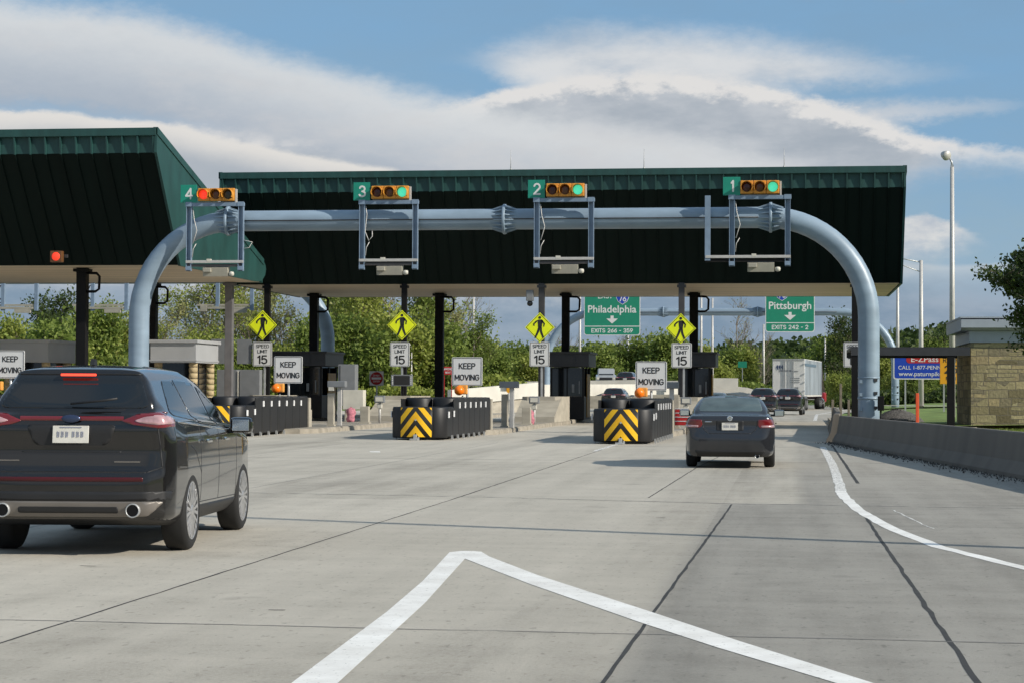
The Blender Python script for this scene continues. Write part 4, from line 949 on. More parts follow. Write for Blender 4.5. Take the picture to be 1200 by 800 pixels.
# cabinets
t = thing('control_cabinet', 'grey steel cabinet standing above the white cabinet', 'cabinet', (-20.1, 92.5, 0)); 
MB().box((0, 0, 1.75), (.8, .7, 1.9), bev=.02).build('body', M['cabinet'], t); MB().box((-.3, -.36, 1.75), (.02, .02, 1.8)).build('door_seam', M['ink'], t)
t = thing('control_cabinet', 'white cabinet with a yellow stain on short legs', 'cabinet', (-19.05, 89.0, .15)); MB().box((0, 0, .95), (.92, .6, .86), bev=.02).build('body', M['whitebox'], t)
[MB().box((sx * .35, 0, .26), (.08, .4, .52)).build('leg', M['conc'], t) for sx in (-1, 1)]
t = thing('control_cabinet', 'grey cabinet pair standing behind the lane 4 post', 'cabinet', (-25.5, 93.5, 0), 0)
[MB().box((u, 0, 1.5), (.97, .6, 1.9), bev=.02).build('body', M['cabinet'], t) for u in (-.55, .55)]
MB().box((0, -.32, 1.5), (.05, .03, 1.8)).build('door_seam', M['whitebox'], t)
t = thing('bagged_bollard', 'maroon bagged post beneath the white cabinet', 'bollard', (-18.65, 86.4, .15)); b = MB(); b.lathe([(.17, 0), (.2, .12), (.15, .25), (.22, .42), (.17, .55), (.08, .62), (.001, .64)], (0, 0, 0), 'z', 12)
for v in b.bm.verts: v.co += Vector((random.uniform(-.04, .04), random.uniform(-.04, .04), random.uniform(-.03, .03)))
b.build('cover', M['pink'], t)
t = thing('folded_barrier', 'red and white cloth sign folded low on the lane 2 island', 'sign', (-10.35, 82.5, .15)); b = MB(); b.lathe([(.12, 0), (.16, .2), (.1, .35), (.14, .5), (.05, .6), (.001, .62)], (0, 0, 0), 'z', 10); b.build('cover', M['pink'], t)
t = thing('folded_barrier', 'red and white panel beside the grey sedan mirror', 'sign', (-3.85, 74.8, .15)); MB().box((0, 0, .45), (.5, .05, .6), bev=.01).build('panel', M['red'], t)
b = MB(); [b.box((0, -.03, .3 + k * .15), (.5, .01, .03)) for k in range(4)]; b.build('stripes', M['white'], t)
# small lane display under the lane 3 speed sign
t = thing('lane_display', 'small dark lane display below the lane 3 speed limit sign', 'display', (-17.6, 92.6, 0)); MB().box((0, 0, 1.98), (1.0, .12, .52), bev=.01).build('frame', M['cabinet'], t); MB().box((0, -.065, 1.98), (.72, .02, .42)).build('screen', M['ink'], t)
[MB().box((s_ * .43, -.066, 1.82 + k * .08), (.05, .02, .05)).build('indicator', M['white'], t) for s_ in (-1, 1) for k in range(5)]; MB().box((0, .1, 1.0), (.1, .1, 1.75)).build('post', M['black'], t)
def rsign(name, x, y, z, w, h, lab):
    t = thing(name, lab, 'road sign', (x, y, 0)); return t
t = rsign('do_not_enter_sign', -21.1, 104, 2.2, .9, .9, 'white square DO NOT ENTER sign with a red disc')
MB().box((0, 0, 2.13), (.74, .03, .74), bev=.01).build('panel', M['white'], t); b = MB(); b.lathe([(.001, -.03), (.33, -.03), (.33, -.016)], (0, 0, 2.13), 'y', 32); b.build('red_disc', M['red'], t)
MB().box((0, -.035, 2.13), (.50, .01, .11)).build('white_bar', M['white'], t); sign_text('lettering', 'DO NOT', M['white'], t, (0, -.033, 2.28), .34, .09); sign_text('lettering', 'ENTER', M['white'], t, (0, -.033, 1.98), .34, .09); MB().box((0, .05, .9), (.07, .05, 1.7)).build('post', M['galv'], t)
t = rsign('wrong_way_sign', -19.7, 118, 2.2, .9, .6, 'red WRONG WAY sign between the lane 3 columns')
MB().box((0, 0, 2.67), (.66, .03, .46), bev=.01).build('panel', M['red'], t); sign_text('lettering', 'WRONG', M['white'], t, (0, -.02, 2.77), .52, .13); sign_text('lettering', 'WAY', M['white'], t, (0, -.02, 2.57), .32, .13)
[MB().box((s_ * .22, .04, 1.2), (.04, .04, 2.4)).build('post', M['red'], t) for s_ in (-1, 1)]
t = rsign('sign_back', -26.1, 93.4, 2, 1, 1, 'plain grey back of a sign panel behind the left grey post'); MB().box((-.4, 0, 3.3), (.75, .03, 1.15)).build('panel', M['cabinet'], t); MB().box((.75, .3, 3.3), (.7, .03, 1.15)).build('panel', M['cabinet'], t); MB().box((.2, .1, 1.7), (.07, .06, 3.4)).build('post', M['galv'], t)
t = thing('security_camera', 'dome camera hanging on the lane 2 column under the soffit', 'camera', (-11.85, 93.9, 5.9)); MB().box((0, 0, 0), (.34, .26, .5), bev=.03).build('housing', M['cabinet'], t); b = MB(); b.lathe([(.001, -.5), (.11, -.46), (.14, -.36), (.1, -.26)], (0, 0, 0), 'z', 12); b.build('dome', M['glass'], t)
t = thing('yellow_marker', 'small yellow warning marker behind the lane 3 KEEP MOVING sign', 'sign', (-17.5, 128, 0)); MB().prism([(0, 1.95), (.3, 1.65), (0, 1.35), (-.3, 1.65)], 'y', -.02, .02).build('panel', M['ramp_yel'], t); MB().box((0, .04, .7), (.06, .05, 1.4)).build('post', M['galv'], t)

# ------------------------------------------------------------------ walkway roof, pavilion, right side
t = thing('walkway_roof', 'flat black beam roof spanning from the lane post to the stone pavilion', 'roof', (4.9, 84.5, 0))
b = MB(); b.box((0, 3.2, 3.3), (4.75, 6.4, .12)); b.box((0, 0, 3.16), (4.75, .16, .28)); b.box((0, 6.3, 3.16), (4.75, .16, .28)); b.build('roof_slab', M['boothfascia'], t)
for xx in (-2.2, 1.62): MB().box((xx, .1, 1.6), (.3, .3, 3.1), bev=.01).build('column', M['black'], t)
t = thing('stone_pavilion', 'tan stone block building with a pale blue-grey metal parapet at right', 'building', (12.3, 85, 0))
HW = 4.95
b = MB(); b.box((0, 3.5, 1.75), (2 * HW, 7.0, 3.6)); b.build('stone_wall', M['stone'], t)
b = MB(); b.box((0, 3.5, 3.78), (2 * HW + .12, 7.12, .46)); b.prism([(-.2, 4.02), (-.5, 4.14), (-.5, 4.46), (-.05, 4.52), (7.05, 4.52), (7.5, 4.46), (7.5, 4.14), (7.2, 4.02)], 'x', -HW - .42, HW + .42)
b.box((0, 3.5, 4.55), (2 * HW + .9, 7.9, .06)); b.build('parapet', mat('parapet_metal', (0.33, 0.37, 0.42), 0.45, 0.1, var=.06), t)
# grass bank on the right & gravel heap
b = MB(); gx = [2.7, 3.4, 6, 9, 14, 30, 60]; gy = [84, 96, 110, 125, 145, 170, 200, 240, 300]
vv = [[b.bm.verts.new((x + max(0, (y - 120)) * .06, y, (0.0 if i == 0 else 0.12 + .02 * (x - 3) + max(0, y - 120) * .006 * min(1, (x - 3) / 4)))) for i, x in enumerate(gx)] for y in gy]
for j in range(len(gy) - 1):
    for i in range(len(gx) - 1): b.bm.faces.new((vv[j][i], vv[j][i + 1], vv[j + 1][i + 1], vv[j + 1][i])).smooth = True
tag(b.build('grass_bank', M['grass']), None, None, None, 'structure')
sheet('lawn', [(2.2, 64), (3.3, 47), (4.5, 36), (6.5, 20), (40, 20), (60, 84), (7.6, 84)], 0.02, M['grass'])
sheet('path', [(4.5, 150), (60, 146), (60, 152), (5.5, 157)], .55, M['conc'])
# grass blades over the lawn
def blades(n, area, name, h0, h1):
    rs = np.random.RandomState(3); V = np.empty((n, 3, 3)); x = rs.uniform(area[0], area[1], n); y = rs.uniform(area[2], area[3], n); z = np.full(n, area[4])
    a = rs.uniform(0, PI, n); w = .02; h = rs.uniform(h0, h1, n)
    V[:, 0] = np.stack([x - w * np.cos(a), y - w * np.sin(a), z], 1); V[:, 1] = np.stack([x + w * np.cos(a), y + w * np.sin(a), z], 1)
    V[:, 2] = np.stack([x + rs.normal(0, .03, n), y + rs.normal(0, .03, n), z + h], 1)
    me = bpy.data.meshes.new(name); me.from_pydata(V.reshape(-1, 3).tolist(), [], np.arange(n * 3).reshape(-1, 3).tolist()); return tag(link(name, me, LEAF[1]), 'green grass blades on the lawn beside the barrier', None, None, 'stuff')
blades(30000, (3.6, 20, 68, 85, .02), 'grass_blades', .06, .14)
t = thing('gravel_heap', 'low pile of grey gravel behind the barrier', 'gravel', (5.0, 96, .1)); b = MB(); b.lathe([(1.3, 0), (1.0, .25), (.55, .5), (.2, .62), (.001, .64)], (0, 0, 0), 'z', 20)
for v in b.bm.verts: v.co += Vector((random.uniform(-.08, .08), random.uniform(-.08, .08), random.uniform(-.04, .04)))
b.build('pile', M['gravel'], t)
t = thing('marker_post', 'bright red-orange marker post behind the barrier', 'post', (5.15, 84.0, .0)); MB().box((0, 0, .75), (.13, .06, 1.5), bev=.02).build('blade', M['orange_post'], t); MB().box((0, .05, .1), (.2, .12, .2)).build('foot', M['black'], t)
# blue and yellow signs
t = thing('turnpike_sign', 'blue toll-road sign with a phone number and web address', 'road sign', (8.55, 132, 0))
b = MB(); b.prism([(u, v + 3.17) for u, v in rrect(3.9, 1.64, .15)], 'y', -.03, .03); b.build('panel', M['white'], t); b = MB(); b.prism([(u, v + 3.17) for u, v in rrect(3.76, 1.5, .12)], 'y', -.036, -.03); b.build('blue_face', M['bluesign'], t)
text('lettering', 'CALL 1-877-PENN-PASS', M['white'], t, (.1, -.04, 3.10), w=3.5, h=.24, bold=.006); text('lettering', 'www.paturnpike.com', M['white'], t, (.12, -.04, 2.66), w=3.5, h=.36, bold=.01)
b = MB(); b.prism([(u, v + 3.62) for u, v in rrect(2.3, .5, .2)], 'y', -.045, -.036); b.build('logo_oval', M['red'], t); text('lettering', 'E-ZPass', M['white'], t, (0, -.05, 3.62), w=1.7, h=.34, bold=.01)
[MB().box((s_ * 1.2, .08, 1.3), (.1, .08, 2.6)).build('post', M['galv'], t) for s_ in (-1, 1)]
t = thing('ramp_speed_sign', 'amber RAMP 25 MPH advisory sign beside the pavilion', 'road sign', (9.95, 129, 0)); MB().box((0, 0, 2.92), (1.35, .03, 1.74), bev=.02).build('panel', M['ramp_yel'], t)
sign_text('lettering', 'RAMP', M['ink'], t, (0, -.02, 3.52), .95, .3); sign_text('lettering', '25', M['ink'], t, (0, -.02, 2.95), .8, .52, .17); sign_text('lettering', 'MPH', M['ink'], t, (0, -.02, 2.4), .6, .22); MB().box((0, .06, 1.0), (.08, .06, 2.0)).build('post', M['galv'], t)

# ------------------------------------------------------------------ lamp poles
def pole(x, y, h, r, label, kind='plain', base=0.0, m='galvl'):
    t = thing('light_pole', label, 'light pole', (x, y, base), 0, 'tall poles around the plaza')
    MB().cyl((0, 0, 0), (0, 0, h), r, r * .6, 12).build('pole', M[m], t); MB().cyl((0, 0, 0), (0, 0, .1), r * 2.2, seg=12).build('base_plate', M['galv'], t)
    if kind == 'flood':
        b = MB(); b.box((0, 0, h + .05), (.16, .16, .12)); b.tube([(0, 0, h), (-.02, 0, h + .25), (-.12, 0, h + .45)], .05, 8); b.build('bracket', M['galv'], t)
        b = MB(); b.lathe([(.001, -.2), (.24, -.18), (.27, -.1), (.2, .12), (.12, .26), (.001, .3)], (0, 0, 0), 'y', 18)
        hd = b.build('lamp_head', M['galvl'], t, (-.35, -.05, h + .62)); hd.rotation_euler = (R(25), R(38), R(50))
    if kind == 'arm':
        b = MB(); b.tube([(0, 0, h - .15), (-1.2, 0, h + .1), (-2.2, 0, h + .35)], .04, 8); b.tube([(0, 0, h - .85), (-1.2, 0, h - .4), (-2.2, 0, h + .2)], .035, 8); b.build('bracket_arm', M['galv'], t)
        MB().box((-2.4, 0, h + .38), (.7, .3, .16), bev=.05).build('lamp_head', M['galvl'], t)
    if kind == 'hook':
        b = MB(); b.tube([(0, 0, h - .02), (-.1, 0, h + .4), (-.5, 0, h + .75), (-.9, 0, h + .85)], .05, 8); b.build('bracket_arm', M['galvl'], t); MB().box((-1.1, 0, h + .85), (.5, .2, .12), bev=.04).build('lamp_head', M['galvl'], t)
pole(8.55, 110, 13.4, .17, 'tallest pale pole with a tilted floodlight, right of the canopy', 'flood')
pole(9.46, 150, 11.0, .2, 'grey lamp pole with a double bracket arm right of the canopy', 'arm')
pole(10.4, 200, 14, .2, 'pale pole just right of the canopy edge, behind the far gantry')
pole(-32.4, 210, 12.5, .16, 'white pole above the lane 3 KEEP MOVING sign')
pole(-21.3, 210, 12.5, .16, 'white pole immediately left of the Philadelphia sign')
pole(-18.66, 240, 8.5, .17, 'white pole below the Philadelphia sign')
pole(-8.84, 210, 13, .15, 'left one of two white poles behind the lane 1 column')
pole(-7.7, 210, 11, .15, 'right one of two white poles behind the lane 1 column')
pole(-2.87, 240, 9.3, .17, 'white pole left of the Pittsburgh sign edge')
pole(4.38, 250, 8.1, .15, 'left of the two short white poles right of the truck')
pole(6.11, 250, 8.3, .15, 'right of the two short white poles right of the truck')
pole(-31.5, 170, 4.9, .09, 'small curved-arm street lamp right of the lane 3 display', 'hook')
pole(11.6, 17.6, 15, .13, 'round steel light pole outside the right edge whose shadow crosses the road')
for x, y, h, lab in ((2.95, 118, 1.9, 'brown wooden post at the grass edge, taller'), (2.5, 118, 1.0, 'short dark post at the grass edge, left'), (3.4, 118, 1.0, 'short dark post at the grass edge, right')):
    b = MB(); b.box((0, 0, h / 2), (.14, .14, h), bev=.01); tag(b.build('wooden_post', M['bark'], None, (x, y, .1)), lab, 'post', 'posts at the grass edge')
# small green street sign left of far white pole
t = thing('street_sign', 'small green sign on a post left of the truck', 'road sign', (-5.2, 235, 0)); MB().box((0, 0, 4.6), (1.0, .04, .7)).build('panel', M['hw_green'], t); MB().box((0, .05, 2.2), (.08, .06, 4.4)).build('post', M['galv'], t)

# ------------------------------------------------------------------ elevated ramp with white parapets (behind the booths)
b = MB(); dk = [(-60, 1.0), (-40, 1.0), (-20, 1.7), (-10, 1.9), (-4, 1.2), (-1, 0.4)]
for (xa, za), (xb, zb_) in zip(dk, dk[1:]):
    b.poly([(xa, 178, za), (xb, 178, zb_), (xb, 205, zb_ + .7), (xa, 205, za + .7)])
    b.poly([(xa, 178, -.05), (xb, 178, -.05), (xb, 178, zb_), (xa, 178, za)])
    b.poly([(xa, 205, -.05), (xa, 205, za + .7), (xb, 205, zb_ + .7), (xb, 205, -.05)])
tag(b.build('ramp_road', M['conc'], recalc=False), None, None, None, 'structure')
def parapet(p, q, h, label, m='white_conc', th=.3, z0=0, z1=0):
    d = Vector((q[0] - p[0], q[1] - p[1], 0)); n = Vector((d.y, -d.x, 0)).normalized() * th / 2
    b = MB(); P = Vector((p[0], p[1], z0)); Q = Vector((q[0], q[1], z1)); H = Vector((0, 0, h)); c = [P + n, Q + n, Q - n, P - n]
    v = [b.bm.verts.new(x) for x in c] + [b.bm.verts.new(x + H) for x in c]
    for f in ((0, 1, 5, 4), (1, 2, 6, 5), (2, 3, 7, 6), (3, 0, 4, 7), (4, 5, 6, 7), (3, 2, 1, 0)): b.bm.faces.new([v[i] for i in f])
    cap = b.build('parapet_wall', M[m]); return tag(cap, label, 'wall', 'white parapet walls of the ramp')
parapet((-21.5, 129.5), (-17.2, 141), 1.0, 'long white concrete wall between the lane 3 and lane 2 posts', z0=.55, z1=1.1)
parapet((-21.5, 129.9), (-17.2, 141.4), 1.5, 'beige lower face of the concrete wall between lanes 3 and 2', 'conc', .3, z0=-.1, z1=.1)
parapet((-24, 178), (-10.5, 178), .8, 'white concrete wall under the pickup truck', z0=1.5, z1=1.75)
parapet((-9.0, 190), (-4.6, 190), 1.25, 'short white wall end right of the lane 1 booth', z0=1.5, z1=1.5)
parapet((-17.2, 141), (-8.5, 172), .85, 'white concrete wall running away behind the lane 2 booth', z0=1.1, z1=1.3)

# ------------------------------------------------------------------ vehicles
def sdf_poly(P, px, py):
    P = np.asarray(P, float); d = np.full(px.shape, 1e9); s = np.ones(px.shape); n = len(P)
    for i in range(n):
        a = P[i]; bq = P[i - 1]; ex, ey = bq[0] - a[0], bq[1] - a[1]; wx, wy = px - a[0], py - a[1]
        t_ = np.clip((wx * ex + wy * ey) / (ex * ex + ey * ey + 1e-12), 0, 1); bx, by = wx - ex * t_, wy - ey * t_
        d = np.minimum(d, bx * bx + by * by)
        c1 = py >= a[1]; c2 = py < bq[1]; c3 = ex * wy > ey * wx
        flip = (c1 & c2 & c3) | (~c1 & ~c2 & ~c3); s = np.where(flip, -s, s)
    return s * np.sqrt(d)
def smax(a, b_, k): h = np.clip(.5 - .5 * (b_ - a) / k, 0, 1); return b_ + (a - b_) * h + k * h * (1 - h)
def smin(a, b_, k): return -smax(-a, -b_, k)
def mirror(P): return P + [(-x, z) for x, z in P[::-1]]
class Shell:
    def __init__(s, spec, res):
        L_, W_, H_ = spec['L'], spec['W'] / 2, spec['H']; s.spec = spec
        y0, y1 = .62, L_ - .62; zc = spec.get('zc', .72); xi = W_ - .5
        low = [(spec['low'], 'side'), (mirror(spec['rlow']), 'rear'), (mirror(spec['plow']), 'plan')]
        cab = [(spec['cab'], 'side'), (mirror(spec['rcab']), 'rear'), (mirror(spec['pcab']), 'plan')]
        def f(p):
            x, y, z = p[:, 0], p[:, 1], p[:, 2]
            def part(lst, k):
                d = None
                for P, w in lst:
                    q = sdf_poly(P, y, z) if w == 'side' else sdf_poly(P, x, z) if w == 'rear' else sdf_poly(P, x, y)
                    d = q if d is None else smax(d, q, k)
                return d
            return smin(part(low, spec.get('kl', .06)), part(cab, spec.get('kc', .05)), .04)
        nx, ny, nz = int(2 * W_ / res), int(L_ / res), int(H_ / res)
        verts = {}; VV = []; FF = []
        def vid(i, j, k):
            key = (i, j, k)
            if key not in verts: verts[key] = len(VV); VV.append((-W_ + 2 * W_ * i / nx, L_ * j / ny, .1 + (H_ - .1) * k / nz))
            return verts[key]
        for j in range(ny):
            for i in range(nx):
                FF.append([vid(i, j, nz), vid(i + 1, j, nz), vid(i + 1, j + 1, nz), vid(i, j + 1, nz)]); FF.append([vid(i, j, 0), vid(i, j + 1, 0), vid(i + 1, j + 1, 0), vid(i + 1, j, 0)])
            for k in range(nz):
                FF.append([vid(nx, j, k), vid(nx, j + 1, k), vid(nx, j + 1, k + 1), vid(nx, j, k + 1)]); FF.append([vid(0, j, k), vid(0, j, k + 1), vid(0, j + 1, k + 1), vid(0, j + 1, k)])
        for i in range(nx):
            for k in range(nz):
                FF.append([vid(i, 0, k), vid(i + 1, 0, k), vid(i + 1, 0, k + 1), vid(i, 0, k + 1)]); FF.append([vid(i, ny, k), vid(i, ny, k + 1), vid(i + 1, ny, k + 1), vid(i + 1, ny, k)])
        P0 = np.array(VV); C = np.stack([np.clip(P0[:, 0], -xi, xi), np.clip(P0[:, 1], y0, y1), np.full(len(P0), zc)], 1)
        D = P0 - C; ln = np.linalg.norm(D, axis=1, keepdims=True); D /= ln
        lo = np.zeros(len(P0)); hi = np.full(len(P0), 1.9)
        # march outwards then bisect
        t_ = np.zeros(len(P0)); done = np.zeros(len(P0), bool)
        for it in range(64):
            tn = t_ + .03; inside = f(C + D * tn[:, None]) < 0; done |= ~inside & ~done
            t_ = np.where(done, t_, tn)
            if done.all(): break
        lo, hi = t_, t_ + .03
        for it in range(14):
            m_ = (lo + hi) / 2; ins = f(C + D * m_[:, None]) < 0; lo = np.where(ins, m_, lo); hi = np.where(ins, hi, m_)
        s.V = C + D * ((lo + hi) / 2)[:, None]; s.F = np.array(FF)
        s.FC = s.V[s.F].mean(1); a = s.V[s.F[:, 2]] - s.V[s.F[:, 0]]; b_ = s.V[s.F[:, 3]] - s.V[s.F[:, 1]]; n = np.cross(a, b_); s.FN = n / (np.linalg.norm(n, axis=1, keepdims=True) + 1e-9)
    def patch(s, name, poly, axis, m, parent, off=.006, side=1, nmin=.15, mi=None, extra=None, smooth=True, base=0.0):
        """cut a convex outline out of the body surface and raise it slightly"""
        P = list(poly); ia, ib, ic = {'x': (1, 2, 0), 'y': (0, 2, 1), 'z': (0, 1, 2)}[axis]
        lo = np.min(P, 0) - .12; hi = np.max(P, 0) + .12; c = s.FC
        sel = (c[:, ia] > lo[0]) & (c[:, ia] < hi[0]) & (c[:, ib] > lo[1]) & (c[:, ib] < hi[1]) & (s.FN[:, ic] * side > nmin)
        if extra is not None: sel &= extra(c)
        F = s.F[sel]
        if not len(F): return None
        ids, inv = np.unique(F, return_inverse=True); F = inv.reshape(F.shape)
        b = bmesh.new(); vs_ = [b.verts.new(v) for v in s.V[ids]]
        for q in F: b.faces.new([vs_[i] for i in q])
        area = sum(P[i - 1][0] * P[i][1] - P[i][0] * P[i - 1][1] for i in range(len(P)))
        if area < 0: P = P[::-1]
        for i in range(len(P)):
            a, q = P[i - 1], P[i]; ed = (q[0] - a[0], q[1] - a[1]); no = [0, 0, 0]; no[ia] = ed[1]; no[ib] = -ed[0]; co = [0, 0, 0]; co[ia] = a[0]; co[ib] = a[1]
            bmesh.ops.bisect_plane(b, geom=b.verts[:] + b.edges[:] + b.faces[:], plane_co=co, plane_no=no, clear_outer=True, dist=1e-5)
        if not b.faces: b.free(); return None
        bmesh.ops.recalc_face_normals(b, faces=b.faces); b.normal_update()
        # keep outward
        ax = Vector((0, 0, 0)); ax[ic] = side
        if sum(f.normal.dot(ax) for f in b.faces) < 0: bmesh.ops.reverse_faces(b, faces=b.faces); b.normal_update()
        nrm = {v: v.normal.copy() for v in b.verts}; oldf = b.faces[:]
        g = bmesh.ops.extrude_face_region(b, geom=oldf)
        newv = [e for e in g['geom'] if isinstance(e, bmesh.types.BMVert)]; b.normal_update()
        kd = [(v, v.normal.copy()) for v in newv]
        src = {tuple(round(x, 6) for x in v.co): n for v, n in nrm.items()}
        for v in newv:
            n = src.get(tuple(round(x, 6) for x in v.co), v.normal); v.co += n * (off + base)
        if base:
            for v, n in nrm.items():
                if v.is_valid: v.co += n * base * .5
        bmesh.ops.delete(b, geom=[f for f in oldf if f.is_valid], context='FACES_ONLY')
        for f in b.faces: f.smooth = smooth
        me = bpy.data.meshes.new(name); b.to_mesh(me); b.free(); return link(name, me, m, parent)
def rp(pts, r=.04, n=3):
    """round the corners of a convex polygon"""
    out = []; N_ = len(pts)
    for i in range(N_):
        p = Vector(pts[i]); a = Vector(pts[i - 1]); c = Vector(pts[(i + 1) % N_]); da = (a - p); dc = (c - p); k = min(r, da.length * .45, dc.length * .45)
        A = p + da.normalized() * k; C_ = p + dc.normalized() * k
        for j in range(n + 1):
            t_ = j / n; out.append(tuple((A * (1 - t_) + p * t_) * (1 - t_) + (p * (1 - t_) + C_ * t_) * t_))
    return out
def paint(name, c, rough=.3, metal=.35):
    return mat('car_paint_' + name, c, rough, metal, var=.04, scale=1.0, coat=1.0)
def wheel(t, x, y, r, w, side, rimr, spokes=10):
    b = MB(); hw = w / 2
    b.lathe([(rimr, -hw * .9), (r * .86, -hw), (r * .96, -hw * .85), (r, -hw * .6), (r, hw * .6), (r * .96, hw * .85), (r * .86, hw), (rimr, hw * .9)], (0, 0, 0), 'x', 40)
    wh = b.build('wheel', M['tyre'], t, (x, y, r))
    b = MB(); s_ = side
    b.lathe([(rimr * 1.01, hw * .9 * s_), (rimr * .97, hw * .95 * s_), (rimr * .93, hw * .7 * s_), (rimr * .90, -hw * .4 * s_), (.001, -hw * .45 * s_)], (0, 0, 0), 'x', 36, mi=1)
    for f in b.bm.faces:
        if all(math.hypot(v.co.y, v.co.z) > rimr * .9 for v in f.verts): f.material_index = 0
    for k in range(spokes):
        a = 2 * PI * k / spokes
        for da in (-.10, .10):
            c0, s0 = math.cos(a + da * .4), math.sin(a + da * .4); c1, s1 = math.cos(a + da * 1.5), math.sin(a + da * 1.5); w0 = rimr * .048
            pts = [(rimr * .15 * c0, rimr * .15 * s0), (rimr * .96 * c1, rimr * .96 * s1)]
            n = Vector((-(pts[1][1] - pts[0][1]), pts[1][0] - pts[0][0])).normalized() * w0
            poly = [(pts[0][0] + n.x, pts[0][1] + n.y), (pts[1][0] + n.x * 1.3, pts[1][1] + n.y * 1.3), (pts[1][0] - n.x * 1.3, pts[1][1] - n.y * 1.3), (pts[0][0] - n.x, pts[0][1] - n.y)]
            b.prism(poly, 'x', hw * .55 * s_, hw * .93 * s_)
    b.lathe([(rimr * .26, hw * .3 * s_), (rimr * .24, hw * .9 * s_), (rimr * .16, hw * .97 * s_), (.001, hw * .97 * s_)], (0, 0, 0), 'x', 20)
    b.build('rim', [M['rim'], M['trim']], wh)
def car(name, label, spec, pm, loc, rz, res, kind, detail=True, group=None):
    t = thing(name, label, spec['cat'], loc, rz, group); sh = Shell(spec, res); W_ = spec['W'] / 2
    b = bmesh.new(); vs_ = [b.verts.new(v) for v in sh.V]
    for q in sh.F: b.faces.new([vs_[i] for i in q])
    for f in b.faces: f.smooth = True
    b.normal_update()
    for f in b.faces:
        if f.normal.z < -.75 and f.calc_center_median().z < .45: f.material_index = 1
    me = bpy.data.meshes.new('body'); b.to_mesh(me); b.free(); body = link('body', me, [pm, M['trim']], t)
    # wheel arches
    cb = MB(); ar = spec['wr'] + .055
    for y in spec['axles']:
        for s_ in (-1, 1): cb.cyl((s_ * (W_ - .33), y, spec['wr'] + .01), (s_ * (W_ + .3), y, spec['wr'] + .01), ar, seg=36)
    cut = cb.build('cutter', M['trim'])
    mod = body.modifiers.new('b', 'BOOLEAN'); mod.object = cut; mod.operation = 'DIFFERENCE'; mod.solver = 'EXACT'
    dg = bpy.context.evaluated_depsgraph_get(); dg.update(); nm = bpy.data.meshes.new_from_object(body.evaluated_get(dg)); body.modifiers.clear()
    body.data = nm; bpy.data.objects.remove(cut)
    if len(nm.materials) < 2: nm.materials.clear(); nm.materials.append(pm); nm.materials.append(M['trim'])
    for p in nm.polygons:
        c = p.center
        for y in spec['axles']:
            rr = math.hypot(c.y - y, c.z - spec['wr'] - .01)
            if rr < ar + .004 and abs(c.x) < W_ + .01 and abs(p.normal.x) < .9 and rr > ar - .02 or (rr < ar - .01 and abs(c.x) < W_ - .30 and abs(c.x) > W_ - .36): p.material_index = 1; p.use_smooth = False
    for y in spec['axles']:
        for s_ in (-1, 1): wheel(t, s_ * (W_ - .135), y, spec['wr'], spec.get('tw', .24), s_, spec['wr'] * spec.get('rimk', .70), 5 if not detail else 10)
    dets(kind, t, sh, spec, pm, detail)
    return t
def both(f):
    for s_ in (-1, 1): f(s_)
def seam(sh, t, pts, axis, side, w=.008, name='panel_seam', m='trim'):
    for a, c in zip(pts, pts[1:]):
        a = Vector(a); c = Vector(c); n = Vector((-(c - a).y, (c - a).x)).normalized() * w / 2
        sh.patch(name, [a + n, c + n, c - n, a - n], axis, M[m], t, .0015, side, nmin=.1)
def plate(t, x, y, z, w, h, tilt, label=None):
    pl = MB().box((0, 0, 0), (w, .012, h), bev=.004).build('licence_plate', M['plate'], t, (x, y, z)); pl.rotation_euler.x = tilt
    b = MB(); cs = [-.36, -.24, -.12, .06, .18, .30]      # unreadable registration: worn grey marks
    for i, c in enumerate(cs):
        b.box((c * w, -.009, .0), (w * .022, .003, h * .34)); b.box((c * w + w * .045, -.009, .0), (w * .02, .003, h * .30)); b.box((c * w + w * .022, -.0085, h * (.13 if i % 2 else -.13)), (w * .03, .003, h * .06))
    b.build('characters', M['platei'], pl)
    MB().box((0, -.0085, h * .40), (w * .6, .003, h * .06)).build('state_strip', M['platei'], pl)
